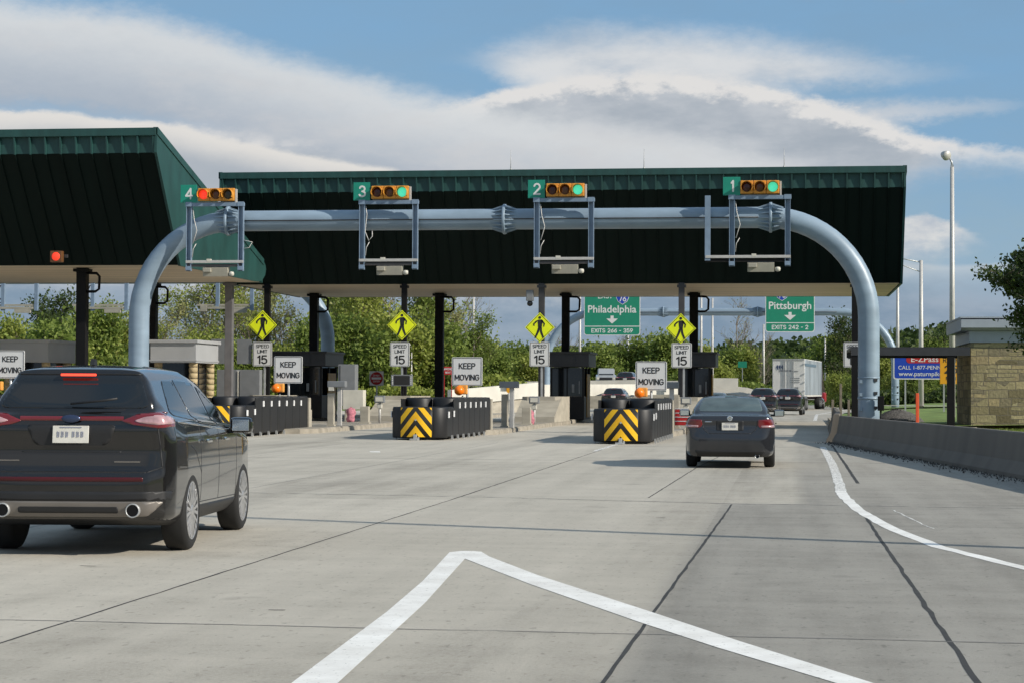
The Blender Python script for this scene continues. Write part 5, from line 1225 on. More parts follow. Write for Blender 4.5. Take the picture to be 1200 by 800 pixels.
def dets(kind, t, sh, spec, pm, detail):
    W_ = spec['W'] / 2
    if kind == 'suv':
        sh.patch('rear_window', rp([(-.71, 1.36), (.71, 1.36), (.565, 1.66), (-.565, 1.66)], .09, 5), 'y', M['glass'], t, .004, -1, .05, extra=lambda c: (c[:, 1] < 1.1) & (c[:, 2] > 1.30))
        def side(s_):
            ex = (lambda c: c[:, 0] * s_ > .4)
            sh.patch('side_window', rp([(.58, 1.29), (1.45, 1.22), (1.45, 1.62), (.98, 1.62)], .05), 'x', M['glass'], t, .004, s_, .2, extra=ex)
            sh.patch('side_window', rp([(1.52, 1.21), (2.38, 1.17), (2.38, 1.60), (1.52, 1.63)], .03), 'x', M['glass'], t, .004, s_, .2, extra=ex)
            sh.patch('side_window', rp([(2.46, 1.17), (3.30, 1.12), (3.02, 1.33), (2.50, 1.575)], .03), 'x', M['glass'], t, .004, s_, .2, extra=ex)
            if detail:
                seam(sh, t, [(1.47, .45), (1.47, 1.2)], 'x', s_); seam(sh, t, [(2.42, .42), (2.42, 1.17)], 'x', s_); seam(sh, t, [(3.42, .45), (3.45, 1.08)], 'x', s_); seam(sh, t, [(.98, 1.0), (1.20, .95), (1.47, .72)], 'x', s_); seam(sh, t, [(1.3, .44), (3.45, .41)], 'x', s_)
                for y in (1.60, 2.56):
                    MB().box((s_ * (W_ + .012), y + .1, 1.03), (.035, .2, .035), bev=.012).build('door_handle', M['chrome'], t)
                seam(sh, t, [(.55, 1.235), (1.5, 1.19), (3.35, 1.10)], 'x', s_, .022, 'window_trim', 'chrome')
            sh.patch('sill_trim', rp([(1.28, .24), (3.4, .24), (3.4, .385), (1.28, .41)], .03), 'x', M['trim'], t, .006, s_, .2, extra=ex)
            # mirror
            b = MB(); b.box((0, 0, 0), (.24, .15, .17), bev=.05); mo = b.build('wing_mirror', pm, t, (s_ * (W_ + .09), 3.12, 1.16)); MB().box((0, -.077, 0), (.18, .01, .12), bev=.004).build('mirror_glass', M['chrome'], mo); MB().box((-s_ * .15, 0, -.06), (.12, .08, .05)).build('mirror_arm', M['trim'], mo)
            # tail lamps
            a = [(s_ * .46, 1.245), (s_ * .60, 1.30), (s_ * .80, 1.322), (s_ * .965, 1.292), (s_ * .965, 1.20), (s_ * .80, 1.178), (s_ * .56, 1.21)]
            sh.patch('tail_lamp', rp(a, .02), 'y', M['tail'], t, .012, -1, .03, extra=lambda c: (c[:, 1] < .55) & (c[:, 0] * s_ > .3))
            a2 = [(s_ * .58, 1.245), (s_ * .68, 1.28), (s_ * .80, 1.293), (s_ * .92, 1.268), (s_ * .92, 1.222), (s_ * .80, 1.208), (s_ * .64, 1.225)]
            sh.patch('lamp_lens', rp(a2, .02), 'y', M['tailclear'], t, .006, -1, .03, extra=lambda c: (c[:, 1] < .5) & (c[:, 0] * s_ > .3), base=.012)
        both(side)
        sh.patch('light_strip', [(-.48, 1.245), (.48, 1.245), (.48, 1.285), (-.48, 1.285)], 'y', M['tail'], t, .010, -1, .2)
        sh.patch('brake_light', rp([(-.15, 1.665), (.15, 1.665), (.15, 1.685), (-.15, 1.685)], .008), 'y', M['brake'], t, .02, -1, .05, extra=lambda c: c[:, 1] < .6, base=.01) if False else None
        MB().box((0, 0, 0), (.33, .03, .022), bev=.006).build('brake_light', M['brake' if detail else 'tail'], t, (0, .352, 1.668))
        sh.patch('windscreen', rp([(-.66, 2.62), (.66, 2.62), (.72, 3.42), (-.72, 3.42)], .08, 4), 'z', M['glass'], t, .004, 1, .2, extra=lambda c: c[:, 2] > 1.05)
        sh.patch('plate_recess', rp([(-.34, 1.02), (.34, 1.02), (.42, 1.21), (-.42, 1.21)], .05), 'y', M['trim'], t, .003, -1, .2)
        yb = sh.V[(np.abs(sh.V[:, 0]) < .15) & (np.abs(sh.V[:, 2] - 1.12) < .08) & (sh.V[:, 1] < 1)][:, 1].min()
        plate(t, 0, yb - .018, 1.12, .335, .16, R(-6))
        b = MB(); b.lathe([(.001, -.02), (.06, -.018), (.085, -.008), (.09, 0)], (0, 0, 0), 'y', 24)
        for v in b.bm.verts: v.co.z *= .42
        b.build('badge', mat('badge_blue', (.05, .07, .13), .25, .6, var=.1), t, (0, yb - .012, 1.265))
        sh.patch('lower_trim', rp([(-.95, .52), (.95, .52), (.95, .60), (-.95, .60)], .01), 'y', M['trim'], t, .004, -1, .3)
        sh.patch('reflector_strip', rp([(-.68, .69), (.68, .69), (.68, .73), (-.68, .73)], .01), 'y', mat('dark_red_reflector', (.06, .004, .007), .3, var=.1), t, .006, -1, .3)
        sh.patch('diffuser', rp([(-.72, .38), (.72, .38), (.86, .51), (-.86, .51)], .04), 'y', M['silver'], t, .02, -1, .05, extra=lambda c: c[:, 1] < .4)
        sh.patch('lower_grille', rp([(-.46, .415), (.46, .415), (.46, .465), (-.46, .465)], .02), 'y', M['trim'], t, .008, -1, .05, extra=lambda c: c[:, 1] < .4, base=.02)
        for s_ in (-1, 1):
            b = MB(); b.lathe([(.060, .2), (.066, .01), (.062, .0), (.054, .004), (.052, .12)], (s_ * .60, -.03, .43), 'y', 28); ex_ = b.build('exhaust_tip', M['galv'], t); MB().cyl((s_ * .60, -.022, .43), (s_ * .60, .2, .43), .0525, seg=24).build('pipe_bore', M['black'], ex_)
        if detail:
            seam(sh, t, [(-.80, 1.18), (-.84, .82), (-.70, .775), (.70, .775), (.84, .82), (.80, 1.18)], 'y', -1, .012)
            seam(sh, t, [(-.46, .96), (.46, .96)], 'y', -1, .01)
            MB().tube([(-.02, 0, 0), (.28, -.03, .03), (.42, -.03, .05)], .012, 6).build('wiper', M['trim'], t, (0, yb + .05, 1.40))
            b = MB(); b.box((0, 0, 0), (.24, .004, .012), bev=.001); b.build('model_badge', M['silver'], t, (.52, sh_y(sh, .52, .87) - .004, .87)); b = MB(); b.box((0, 0, 0), (.20, .004, .011), bev=.001); b.build('model_badge', M['silver'], t, (-.58, sh_y(sh, -.58, .88) - .004, .88))
            b = MB(); b.prism([(0, 0), (.14, 0), (.12, .05), (.05, .06)], 'x', -.02, .02); b.build('roof_antenna', M['trim'], t, (0, .85, 1.765))
            seam(sh, t, [(-.62, 1.675), (.62, 1.675)], 'y', -1, .012)
        sh.patch('bumper_shadow_gap', [(-.45, .785), (.45, .785), (.45, .80), (-.45, .80)], 'y', M['trim'], t, .002, -1, .3) if not detail else None
    else:
        sh.patch('rear_window', rp([(-.66, .80), (.66, .80), (.56, 1.42), (-.56, 1.42)], .10, 5), 'z', M['glass_s'], t, .004, 1, .25, extra=lambda c: c[:, 2] > 1.06)
        def side(s_):
            ex = (lambda c: c[:, 0] * s_ > .4)
            sh.patch('side_window', rp([(1.15, 1.06), (1.85, 1.04), (1.85, 1.36), (1.55, 1.34)], .04), 'x', M['glass'], t, .004, s_, .2, extra=ex)
            sh.patch('side_window', rp([(1.92, 1.04), (3.35, 1.00), (2.75, 1.33), (1.92, 1.37)], .04), 'x', M['glass'], t, .004, s_, .2, extra=ex)
            seam(sh, t, [(1.88, .35), (1.88, 1.02)], 'x', s_); seam(sh, t, [(3.0, .35), (3.05, 1.0)], 'x', s_)
            b = MB(); b.box((0, 0, 0), (.23, .14, .15), bev=.045); mo = b.build('wing_mirror', pm, t, (s_ * (W_ + .08), 3.0, 1.08)); MB().box((0, -.072, 0), (.18, .01, .11), bev=.004).build('mirror_glass', M['chrome'], mo); MB().box((-s_ * .13, 0, -.05), (.1, .08, .04)).build('mirror_arm', M['trim'], mo)
            a = [(s_ * .56, .97), (s_ * .80, .985), (s_ * .92, .95), (s_ * .92, .82), (s_ * .60, .81), (s_ * .55, .86)]
            sh.patch('tail_lamp', rp(a, .02), 'y', M['tail'], t, .012, -1, .03, extra=lambda c: (c[:, 1] < .6) & (c[:, 0] * s_ > .3))
            a2 = [(s_ * .62, .86), (s_ * .90, .87), (s_ * .90, .825), (s_ * .63, .82)]
            sh.patch('lamp_lens', rp(a2, .015), 'y', M['tailclear'], t, .006, -1, .03, extra=lambda c: (c[:, 1] < .6) & (c[:, 0] * s_ > .3), base=.012)
            MB().box((s_ * (W_ + .004), 2.0, .88), (.03, .18, .03), bev=.01).build('door_handle', pm, t)
        both(side)
        sh.patch('windscreen', rp([(-.58, 2.75), (.58, 2.75), (.66, 3.55), (-.66, 3.55)], .08, 4), 'z', M['glass'], t, .004, 1, .2, extra=lambda c: c[:, 2] > 1.0)
        seam(sh, t, [(-.56, .98), (-.52, .78), (-.42, .70), (.42, .70), (.52, .78), (.56, .98)], 'y', -1, .012)
        sh.patch('plate_recess', rp([(-.27, .76), (.27, .76), (.27, .955), (-.27, .955)], .02), 'y', M['trim'], t, .003, -1, .2)
        plate(t, 0, sh_y(sh, 0, .84) - .02, .84, .32, .15, R(-4))
        b = MB(); b.lathe([(.03, 0), (.045, -.006), (.06, 0)], (0, 0, 0), 'y', 20); b.box((-.018, -.005, 0), (.012, .006, .05)); b.box((.018, -.005, 0), (.012, .006, .05)); b.box((0, -.005, 0), (.03, .006, .012)); b.build('badge', M['chrome'], t, (0, sh_y(sh, 0, 1.0) - .006, 1.0))
        sh.patch('lower_trim', rp([(-.62, .24), (.62, .24), (.70, .36), (-.70, .36)], .03), 'y', M['trim'], t, .008, -1, .02, extra=lambda c: c[:, 1] < .5)
        b = MB(); b.lathe([(.04, .3), (.045, -.01), (.035, 0), (.035, .2), (.001, .2)], (.55, .08, .25), 'y', 14); b.build('exhaust_tip', M['chrome'], t)
        sh.patch('brake_light', rp([(-.12, .98 + .45), (.12, .98 + .45), (.12, 1.5), (-.12, 1.5)], .01), 'z', M['trim'], t, .003, 1, .3)
        sh.patch('trunk_badge', [(-.5, .925), (-.36, .925), (-.36, .94), (-.5, .94)], 'y', M['chrome'], t, .004, -1, .3)
def sh_y(sh, x, z):
    V = sh.V; m_ = (V[:, 1] < 1.2); d = (V[m_][:, 0] - x) ** 2 + (V[m_][:, 2] - z) ** 2; i = np.argsort(d)[:4]; return V[m_][i, 1].min()
M['glass_s'] = mat('rear_glass_greenish', (0.075, 0.10, 0.098), 0.07, 0.0, var=.3, scale=2.5, spec=0.8)
SUV = dict(cat='SUV', L=4.78, W=1.93, H=1.79, zc=.85, wr=.375, tw=.25, rimk=.74, axles=(1.02, 3.87), kl=.07, kc=.07,
    low=[(.10, .34), (.03, .42), (.0, .52), (.0, .70), (.035, .775), (.10, .80), (.12, .98), (.10, 1.16), (.13, 1.30), (.22, 1.34), (3.35, 1.17), (4.25, 1.05), (4.66, .93), (4.77, .72), (4.78, .48), (4.68, .27), (4.2, .22), (.7, .24)],
    rlow=[(.0, .22), (.80, .22), (.93, .36), (.955, .55), (.965, .78), (.95, .98), (.945, 1.08), (.89, 1.25), (.80, 1.34), (0, 1.36)],
    plow=[(0, .0), (.45, .0), (.70, .04), (.86, .14), (.935, .34), (.965, .8), (.965, 3.8), (.93, 4.3), (.80, 4.6), (.5, 4.76), (0, 4.78)],
    cab=[(.13, 1.2), (.17, 1.36), (.40, 1.63), (.34, 1.70), (.46, 1.735), (.9, 1.775), (1.5, 1.79), (2.2, 1.75), (2.7, 1.62), (3.15, 1.38), (3.6, 1.1), (3.4, .8), (.3, .8)],
    rcab=[(0, .8), (.86, .8), (.865, 1.18), (.775, 1.36), (.625, 1.64), (.545, 1.725), (.38, 1.77), (0, 1.79)],
    pcab=[(0, .12), (.50, .14), (.74, .24), (.85, .5), (.88, 1.0), (.88, 2.6), (.82, 3.3), (.70, 3.6), (0, 3.75)])
SEDAN = dict(cat='sedan', L=4.93, W=1.85, H=1.48, zc=.68, wr=.325, tw=.22, rimk=.66, axles=(1.08, 3.88), kl=.08, kc=.08,
    low=[(.12, .24), (.03, .32), (.0, .48), (.0, .62), (.05, .70), (.08, .85), (.07, .98), (.10, 1.055), (.22, 1.075), (.9, 1.09), (3.6, .99), (4.3, .90), (4.75, .76), (4.9, .6), (4.93, .42), (4.82, .22), (4.2, .18), (.7, .2)],
    rlow=[(0, .18), (.76, .18), (.88, .30), (.915, .5), (.925, .68), (.91, .85), (.86, 1.0), (.76, 1.08), (0, 1.10)],
    plow=[(0, 0), (.4, .0), (.66, .04), (.80, .13), (.885, .34), (.92, .8), (.925, 3.8), (.88, 4.4), (.74, 4.7), (.45, 4.88), (0, 4.93)],
    cab=[(.62, .9), (.66, 1.06), (1.02, 1.25), (1.38, 1.41), (1.7, 1.465), (2.2, 1.48), (2.7, 1.44), (3.1, 1.28), (3.72, .97), (3.5, .6), (.7, .6)],
    rcab=[(0, .6), (.83, .6), (.84, 1.0), (.79, 1.12), (.66, 1.34), (.57, 1.43), (.40, 1.465), (0, 1.48)],
    pcab=[(0, .5), (.55, .6), (.74, .8), (.82, 1.2), (.83, 2.6), (.78, 3.2), (.66, 3.6), (0, 3.75)])
car('parked_suv' if False else 'suv', 'dark grey SUV with its red brake bar lit, largest vehicle at left', SUV, paint('graphite', (.011, .0098, .0092), .18, .4), (-6.52, 18.02, 0), R(5.4), .04, 'suv')
car('sedan', 'slate grey sedan entering lane 1 at centre right', SEDAN, paint('slate', (.028, .0295, .034), .2, .45), (-1.16, 41.15, 0), R(.8), .045, 'sedan')
BLK = paint('black', (.010, .010, .012), .25, .1); WHT = paint('silver', (.45, .45, .44), .3, .4); DRK = paint('charcoal', (.03, .03, .034), .3, .3); MAR = paint('maroon', (.06, .02, .035), .3, .2)
base = car('suv', 'black SUV driving off just right of the sedan roof', SUV, BLK, (-1.62, 129.6, 0), R(-2), .11, 'suv', False, 'vehicles beyond the plaza')
copy_tree(base, None, (-.05, 136.5, 0), R(-3), 'black SUV close behind the white trailer, right of another black SUV')
copy_tree(base, None, (-12.75, 150, 0), R(-2), 'dark SUV beyond the right crash cushion with a brake light showing')
copy_tree(base, None, (-14.6, 184, 1.5), R(-4), 'dark SUV on the ramp just left of the lane 2 KEEP MOVING sign').name = 'suv'
car('sedan', 'dark blue sedan parked behind the lane 3 column', SEDAN, DRK, (-34.0, 176, .98), R(100), .11, 'sedan', False, 'vehicles beyond the plaza')
car('sedan', 'dark sedan roof showing right of the lane 1 booth', SEDAN, DRK, (-5.9, 165, 0), R(-4), .11, 'sedan', False, 'vehicles beyond the plaza')
# pickup on the ramp, seen from the front
t = thing('pickup_truck', 'silver pickup truck on the ramp below the Philadelphia sign', 'pickup', (-17.1, 193, 1.95), R(4), 'vehicles beyond the plaza')
b = MB(); b.prism([(-.1, .4), (0, .95), (1.2, 1.12), (5.3, 1.1), (5.35, .45), (4.9, .35), (.3, .33)], 'x', -.95, .95); bmesh.ops.bevel(b.bm, geom=b.bm.edges[:], offset=.06, segments=2, affect='EDGES'); b.build('body', WHT, t)
b = MB(); b.prism([(1.15, 1.05), (1.75, 1.72), (2.9, 1.76), (3.2, 1.05)], 'x', -.80, .80); bmesh.ops.bevel(b.bm, geom=b.bm.edges[:], offset=.08, segments=2, affect='EDGES'); b.build('cab', WHT, t)
b = MB(); b.poly([(-.7, 1.24, 1.12), (.7, 1.24, 1.12), (.62, 1.72, 1.64), (-.62, 1.72, 1.64)]); 
for v in b.bm.verts: v.co.y -= .03
b.build('windscreen', M['glass'], t)
MB().box((0, -.12, .72), (1.2, .06, .26), bev=.02).build('grille', M['trim'], t); MB().box((0, -.16, .48), (1.8, .12, .16), bev=.03).build('bumper', M['chrome'], t)
for s_ in (-1, 1):
    MB().box((s_ * .75, -.11, .76), (.26, .06, .2), bev=.03).build('headlight', M['whitebox'], t)
    wheel(t, s_ * .82, .95, .38, .25, s_, .24, 5); wheel(t, s_ * .82, 4.2, .38, .25, s_, .24, 5)
# semi truck
t = thing('semi_truck', 'white box trailer and dark tractor driving away right of the black SUVs', 'truck', (0.0, 170, 0), R(-6)); 
b = MB(); b.box((0, 7.9, 2.68), (2.62, 15.8, 3.1), bev=.03); tr = b.build('trailer', M['trailer'], t)
b = MB(); b.box((1.32, 7.9, 2.72), (.03, 15.6, 2.9))
for k in range(26): b.box((1.345, .35 + k * .6, 2.72), (.03, .08, 2.9))
b.build('side_panels', M['trailerg'], tr)
b = MB(); b.box((0, -.02, 2.68), (.05, .03, 2.95)); [b.box((s_ * u, -.03, 2.68), (.05, .05, 2.95)) for s_ in (-1, 1) for u in (.28, .42)]; b.box((0, -.02, 4.18), (2.6, .05, .1)); b.box((0, -.02, 1.2), (2.6, .06, .14)); b.build('door_rods', M['galv'], tr)
b = MB(); [b.box((s_ * 1.27, -.04, z), (.1, .06, .1)) for s_ in (-1, 1) for z in (1.6, 2.3, 3.0, 3.8)]; b.build('hinges', M['galv'], tr)
b = MB(); [b.prism([(-1.0 + k * .2, 3.55), (-.9 + k * .2, 3.75), (-.84 + k * .2, 3.62), (-.86 + k * .2, 3.3)], 'y', -.03, -.018) for k in range(3)]; b.build('logo', mat('navy', (.03, .05, .12), .5), tr)
b = MB(); b.box((-.25, -.02, 3.25), (.95, .012, .11)); b.box((.5, -.02, 3.22), (.6, .012, .06)); [b.box((.55, -.02, 2.65 - k * .17), (.75, .012, .05)) for k in range(3)]; b.box((.65, -.02, 1.7), (.32, .012, .42)); b.build('decal', M['cabinet'], tr)
b = MB(); b.box((1.36, 5, 3.75), (.02, 9.6, .22)); b.build('side_stripe', mat('grey_blue', (.10, .15, .20), .5), tr)
b = MB(); b.box((0, .3, .75), (2.3, .1, .12)); [b.box((s_ * .7, .25, .9), (.08, .08, .5)) for s_ in (-1, 1)]; b.build('underride_guard', M['galv'], t)
for yy in (1.6, 2.9, 14.6, 15.9):
    for s_ in (-1, 1): wheel(t, s_ * 1.05, yy, .52, .5, s_, .3, 5)
for s_ in (-1, 1): MB().box((s_ * 1.0, .9, .55), (.55, .04, .6)).build('mud_flap', M['trim'], t)
b = MB(); b.prism([(16.2, .9), (16.2, 3.9), (17.6, 3.95), (18.4, 3.0), (18.7, 2.1), (20.4, 1.9), (20.7, .8)], 'x', -1.22, 1.22); bmesh.ops.bevel(b.bm, geom=b.bm.edges[:], offset=.12, segments=2, affect='EDGES'); b.build('cab', M['purple'], t)
for s_ in (-1, 1):
    wheel(t, s_ * 1.05, 19.6, .52, .35, s_, .3, 5); MB().cyl((s_ * 1.12, 16.0, .7), (s_ * 1.12, 17.6, .7), .32, seg=16).build('fuel_tank', M['chrome'], t); MB().box((s_ * 1.35, 18.6, 2.9), (.12, .2, .7), bev=.03).build('wing_mirror', M['chrome'], t)
    MB().box((s_ * 1.15, 19.2, 1.05), (.5, 1.4, .9), bev=.15).build('fender', M['redpaint'], t)

# ------------------------------------------------------------------ trees
def branch_tree(seed, H, spread, levels=3, nb=6, trunk_r=.22, upright=.6, first=.25, sides=6):
    """recursive limbs; returns tube paths and twig tips"""
    rs = random.Random(seed); paths = []; tips = []
    def grow(p, d, L_, r, lev):
        n = 5; pts = [p.copy()]; rad = [r]; q = p.copy(); dd = d.copy()
        for k in range(n):
            dd = (dd + Vector((rs.gauss(0, .12), rs.gauss(0, .12), rs.gauss(0, .06) + .04 * upright))).normalized(); q = q + dd * L_ / n; pts.append(q.copy()); rad.append(max(r * (1 - .8 * (k + 1) / n), .012))
        paths.append((pts, rad, lev))
        if lev >= levels: tips.extend(pts[1:]); return
        m = nb if lev == 0 else max(3, nb - lev)
        for k in range(m):
            f = first + (1 - first) * (k + rs.random()) / m if lev == 0 else .25 + .75 * (k + rs.random()) / m
            i = min(int(f * n), n - 1); b0 = pts[i].lerp(pts[i + 1], f * n - i); a = rs.uniform(0, 2 * PI)
            out = Vector((math.cos(a), math.sin(a), 0)); nd = (dd * (upright * .7 + .25 * (f)) + out * spread * (1.2 - .5 * f) + Vector((0, 0, .12))).normalized()
            grow(b0, nd, L_ * (.52 if lev else .45) * rs.uniform(.75, 1.15) * (1.15 - .45 * f if lev == 0 else 1), r * (.42), lev + 1)
        tips.append(pts[-1])
    grow(Vector((0, 0, 0)), Vector((0, 0, 1)), H * .86, trunk_r, 0); return paths, tips
def tree_proto(kind, seed, H, spread, leaves, ls, lm, clump=.55, levels=3, nb=7, upright=.6, first=.2, trunk_r=.2, flat=1.0, rsz=(.6, 1.4)):
    paths, tips = branch_tree(seed, H, spread, levels, nb, trunk_r, upright, first)
    t = bpy.data.objects.new(kind, None)
    b = MB()
    for pts, rad, lev in paths: b.tube(pts, .1, (8, 6, 4, 3)[min(lev, 3)], radii=rad)
    b_o = b.build('trunk', M['bark'], t)
    rs = np.random.RandomState(seed); T = np.array([tuple(p) for p in tips]); cz = T[:, 2].max()
    zmax = None
    if leaves:
        sel = T[rs.randint(0, len(T), leaves)]; P = sel + rs.normal(0, clump, (leaves, 3)) * np.array([1, 1, flat]); zmax = np.percentile(P[:, 2], 99.3)
        a = rs.normal(0, 1, (leaves, 3)); a /= np.linalg.norm(a, axis=1, keepdims=True); r2 = rs.normal(0, 1, (leaves, 3)); c = np.cross(a, r2); c /= np.linalg.norm(c, axis=1, keepdims=True)
        s_ = (ls * rs.uniform(rsz[0], rsz[1], leaves))[:, None]; V = np.stack([P - a * s_, P + c * s_ * .55, P + a * s_, P - c * s_ * .55], 1).reshape(-1, 3)
        me = bpy.data.meshes.new('crown'); me.from_pydata(V.tolist(), [], np.arange(leaves * 4).reshape(-1, 4).tolist()); link('crown', me, lm, t)
    k = H / (zmax or cz)
    for ch in t.children:
        for v in ch.data.vertices: v.co *= k
    return t
def tree_root(o):
    COL.objects.link(o); return o
PROTO = {
 'tall': [tree_proto('broadleaf_tree', s, 13, .75, 4600, .20, LEAF[k], .5, upright=.75) for s, k in ((1, 0), (2, 1), (3, 0))],
 'thin': [tree_proto('budding_tree', s, 13, .60, 2200, .16, LEAF[k], .4, upright=.9, nb=8) for s, k in ((4, 3), (5, 0))],
 'bush': [tree_proto('bushy_tree', s, 6.4, 1.0, 7000, .19, LEAF[k], .62, upright=.40, first=.04, nb=9, trunk_r=.12, levels=3) for s, k in ((6, 1), (7, 0), (8, 1))],
 'bare': [tree_proto('bare_tree', s, 10, .8, 260, .09, LEAF[3], .3, upright=.8, nb=8, trunk_r=.16) for s in (9, 10)],
 'dark': [tree_proto('dark_evergreen_tree', 11, 10, .9, 6000, .17, LEAF[2], .5, upright=.5, first=.05, nb=9)]}
for L_ in PROTO.values():
    for o in L_: COL.objects.link(o); 
used = set()
def put(kind, i, x, y, z, s, label, group='trees behind the toll plaza'):
    o = PROTO[kind][i % len(PROTO[kind])]
    if o.name in used: o = copy_tree(o)
    else: used.add(o.name)
    o.location = (x, y, z); o.rotation_euler = (0, 0, random.uniform(0, 6.28)); o.scale = (s * random.uniform(.85, 1.1), s * random.uniform(.85, 1.1), s * random.uniform(.84, 1.1)); tag(o, label, 'tree', group); return o
def px2(px, Y):     # azimuth helper for laying out the tree belt along its bearing
    a = math.atan((px - 600) / 2400) - R(7.69); return Y * math.tan(a)
names = {'tall': 'tall light green spring tree', 'thin': 'thin budding tree with open branches', 'bush': 'low bushy green tree', 'bare': 'almost bare tree with fine twigs', 'dark': 'dark dense tree'}
def where(px):
    for lim, s_ in ((60, 'at the far left, left of the black canopy column'), (150, 'between the black canopy column and the left gantry column'), (260, 'between the left gantry column and the grey post'), (330, 'behind the lane 4 pedestrian sign'), (450, 'between lane 4 and lane 3 pedestrian signs'),
                    (520, 'beside the lane 3 black column'), (620, 'between the lane 3 and lane 2 columns'), (690, 'behind the lane 2 booth'), (760, 'beneath the Philadelphia sign'), (830, 'behind the lane 1 pedestrian sign'), (900, 'left of the white truck'), (1010, 'right of the white truck'), (1110, 'right of the gantry column'), (9999, 'behind the stone pavilion')):
        if px < lim: return s_
belt = []
# bearing (px along the horizon), distance, kind, height in metres
TREES = [(-40, 170, 'tall', 10), (12, 160, 'bush', 7.2), (45, 185, 'bush', 8.5), (70, 200, 'dark', 10.5), (50, 198, 'dark', 9.5), (92, 190, 'dark', 9.6), (62, 150, 'bush', 7.3), (84, 152, 'bush', 6.2), (122, 168, 'tall', 9.6), (112, 160, 'bush', 7.5), (140, 172, 'bush', 8.2), (160, 190, 'thin', 9), (200, 195, 'thin', 11.5), (228, 190, 'thin', 12.5), (243, 200, 'thin', 13), (256, 210, 'thin', 13.5), (272, 205, 'thin', 14), (285, 180, 'bush', 6), (300, 215, 'thin', 13), (314, 200, 'thin', 13.5),
    (330, 200, 'thin', 13), (345, 205, 'thin', 13), (366, 205, 'tall', 14), (388, 185, 'tall', 13.5), (402, 170, 'bush', 8), (416, 200, 'tall', 14), (438, 195, 'thin', 13.5), (458, 190, 'tall', 13.5), (480, 200, 'tall', 14), (500, 205, 'tall', 12.5), (522, 200, 'thin', 12), (538, 195, 'tall', 9.5), (532, 215, 'bare', 14), (515, 175, 'bush', 8), (470, 172, 'bush', 8), (428, 168, 'bush', 6.5), (448, 168, 'bush', 5.5),
    (240, 172, 'bush', 6), (218, 165, 'bush', 5), (370, 168, 'bush', 7), (330, 166, 'bush', 5.6), (262, 168, 'bush', 4.6), (350, 165, 'bush', 5.2),
    (560, 230, 'bush', 6.8), (580, 225, 'bush', 6.0), (600, 240, 'bush', 7.0), (618, 230, 'bush', 6.2), (636, 245, 'bush', 6.4), (632, 250, 'bare', 9.0), (665, 250, 'bush', 6.6), (682, 235, 'bush', 7.2), (700, 225, 'bush', 7.4), (718, 235, 'bush', 7.2), (738, 240, 'bush', 6.6), (760, 235, 'bush', 8.0), (757, 245, 'bare', 10.5), (778, 232, 'bush', 7.8), (795, 245, 'bush', 7.2), (815, 245, 'bush', 7.0), (850, 240, 'bush', 7.0), (866, 250, 'bare', 12.5), (872, 240, 'bush', 6.0), (826, 255, 'bare', 9.0), (742, 255, 'bare', 8.5), (890, 262, 'bare', 8.8), (660, 248, 'bare', 10.0), (648, 225, 'bush', 6.0), (838, 225, 'bush', 5.6),
    (955, 290, 'bush', 7.5), (972, 275, 'bush', 8.2), (988, 235, 'dark', 9.4), (1003, 240, 'tall', 8.5), (1018, 250, 'bush', 7.6), (985, 205, 'bush', 3.4), (1000, 200, 'bush', 3.2), (970, 215, 'bush', 3.0), (1035, 240, 'bush', 5.6), (1056, 240, 'bush', 5.0), (1058, 260, 'bare', 8.5), (1075, 245, 'bush', 4.8), (1092, 225, 'bush', 5.8), (1106, 225, 'dark', 6.5), (1048, 190, 'bush', 2.8), (1068, 188, 'bush', 3.0), (1088, 192, 'bush', 3.4), (1060, 300, 'thin', 7.5), (1085, 310, 'thin', 7.5), (1110, 300, 'thin', 7.0), (1035, 300, 'thin', 7), (1150, 290, 'bare', 9.0), (1165, 300, 'bare', 8.6), (1185, 290, 'bush', 5)]
NOM = dict(tall=13, thin=13, bush=6.4, bare=10, dark=10)
for px, Y, kind, hh in TREES:
    z0 = 0 if px < 1030 else .12 + .02 * (px2(px, Y) - 3) + max(0, Y - 120) * .006
    put(kind, len(belt), px2(px, Y), Y, z0 - .05, hh / NOM[kind], names[kind] + ' ' + where(px)); belt.append(px)
# near tree on the right, leaning in over the pavilion corner
nt = tree_proto('broadleaf_tree', 21, 6.4, 1.05, 24000, .075, LEAF[2], .18, levels=3, nb=12, upright=.35, first=.42, trunk_r=.16, flat=.6)
COL.objects.link(nt); nt.location = (8.85, 66, 0); nt.rotation_euler = (0, 0, 1.0); tag(nt, 'leafy green tree overlapping the stone pavilion at the right edge', 'tree')
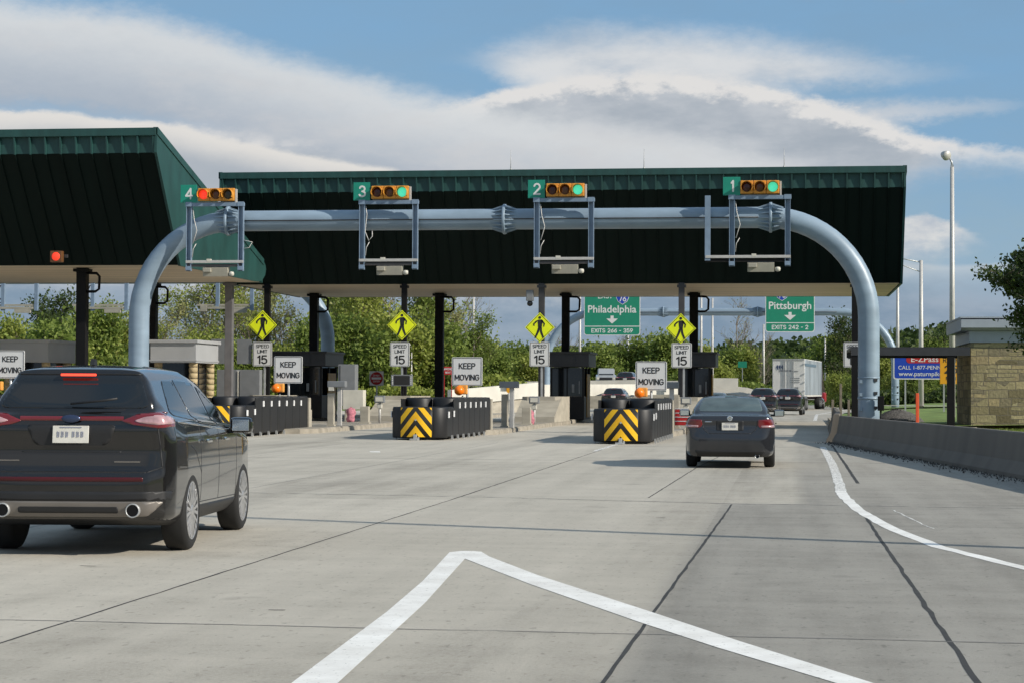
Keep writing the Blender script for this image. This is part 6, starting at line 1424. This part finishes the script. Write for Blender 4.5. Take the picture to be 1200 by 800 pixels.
# far wooded hills
def hills():
    b = MB(); xs = list(range(-1500, 1501, 40)); ys = [420, 520, 700, 900, 1200, 1600]
    rs = random.Random(5); 
    def hz(x, y):
        t_ = (y - 420) / 1180; base_ = 16 * math.sin(min(1, t_ * 1.5) * PI / 2) * (1 + .35 * math.sin(x / 210 + 1) + .2 * math.sin(x / 83)); 
        return base_ + (12 * max(0, min(1, (x - 20) / 160)) * min(1, t_ * 2.5) if x > 20 else 0) - .1
    vv = [[b.bm.verts.new((x, y, hz(x, y))) for x in xs] for y in ys]
    for j in range(len(ys) - 1):
        for i in range(len(xs) - 1): b.bm.faces.new((vv[j][i], vv[j][i + 1], vv[j + 1][i + 1], vv[j + 1][i])).smooth = True
    tag(b.build('hills', M['hill']), None, None, None, 'structure')
    rs = np.random.RandomState(8); P = []; 
    for k in range(1500):
        y = rs.uniform(430, 1250); a = rs.uniform(-.42, .16); x = y * math.tan(a); z = hz(x, y); r = rs.uniform(2.5, 5.0); n = 34
        d = rs.normal(0, 1, (n, 3)); d /= np.linalg.norm(d, axis=1, keepdims=True); P.append(np.array([x, y, z + r * .9]) + d * r * rs.uniform(.55, 1, (n, 1)))
    P = np.concatenate(P); n = len(P); a = rs.normal(0, 1, (n, 3)); a /= np.linalg.norm(a, axis=1, keepdims=True); c = np.cross(a, rs.normal(0, 1, (n, 3))); c /= np.linalg.norm(c, axis=1, keepdims=True)
    s_ = rs.uniform(.7, 1.5, (n, 1)); V = np.stack([P - a * s_, P + c * s_ * .8, P + a * s_, P - c * s_ * .8], 1).reshape(-1, 3)
    me = bpy.data.meshes.new('far_woodland'); me.from_pydata(V.tolist(), [], np.arange(n * 4).reshape(-1, 4).tolist()); tag(link('far_woodland', me, LEAF[2]), 'distant woodland covering the low hills on the horizon', None, None, 'stuff')
hills()
# hedge mass at the foot of the tree belt
def hedge(pts, h, name, label, lm):
    rs = np.random.RandomState(12); n = 16000; P = []
    for k in range(n):
        i = rs.randint(0, len(pts) - 1); f = rs.rand(); x = pts[i][0] * (1 - f) + pts[i + 1][0] * f; y = pts[i][1] * (1 - f) + pts[i + 1][1] * f
        hh = h * (.75 + .35 * math.sin(x * .7) * math.sin(x * .23 + 1)); P.append((x + rs.normal(0, .4), y + rs.normal(0, 1.2), abs(rs.rand()) ** .7 * hh))
    P = np.array(P); a = rs.normal(0, 1, (n, 3)); a /= np.linalg.norm(a, axis=1, keepdims=True); c = np.cross(a, rs.normal(0, 1, (n, 3))); c /= np.linalg.norm(c, axis=1, keepdims=True); s_ = rs.uniform(.12, .28, (n, 1))
    V = np.stack([P - a * s_, P + c * s_ * .7, P + a * s_, P - c * s_ * .7], 1).reshape(-1, 3); me = bpy.data.meshes.new(name); me.from_pydata(V.tolist(), [], np.arange(n * 4).reshape(-1, 4).tolist()); tag(link(name, me, lm), label, None, None, 'stuff')
hedge([(-75, 158), (-55, 160), (-40, 162), (-30, 166), (-22, 172)], 2.6, 'undergrowth', 'tangled green undergrowth along the foot of the tree belt', LEAF[0])
hedge([(-32, 224), (-18, 222), (-6, 226), (0, 232)], 3.4, 'undergrowth', 'green scrub along the far roadside behind the ramp', LEAF[1])
hedge([(5, 184), (14, 184), (24, 188)], 2.2, 'hedge', 'dark clipped hedge beyond the lawn on the right', LEAF[2])
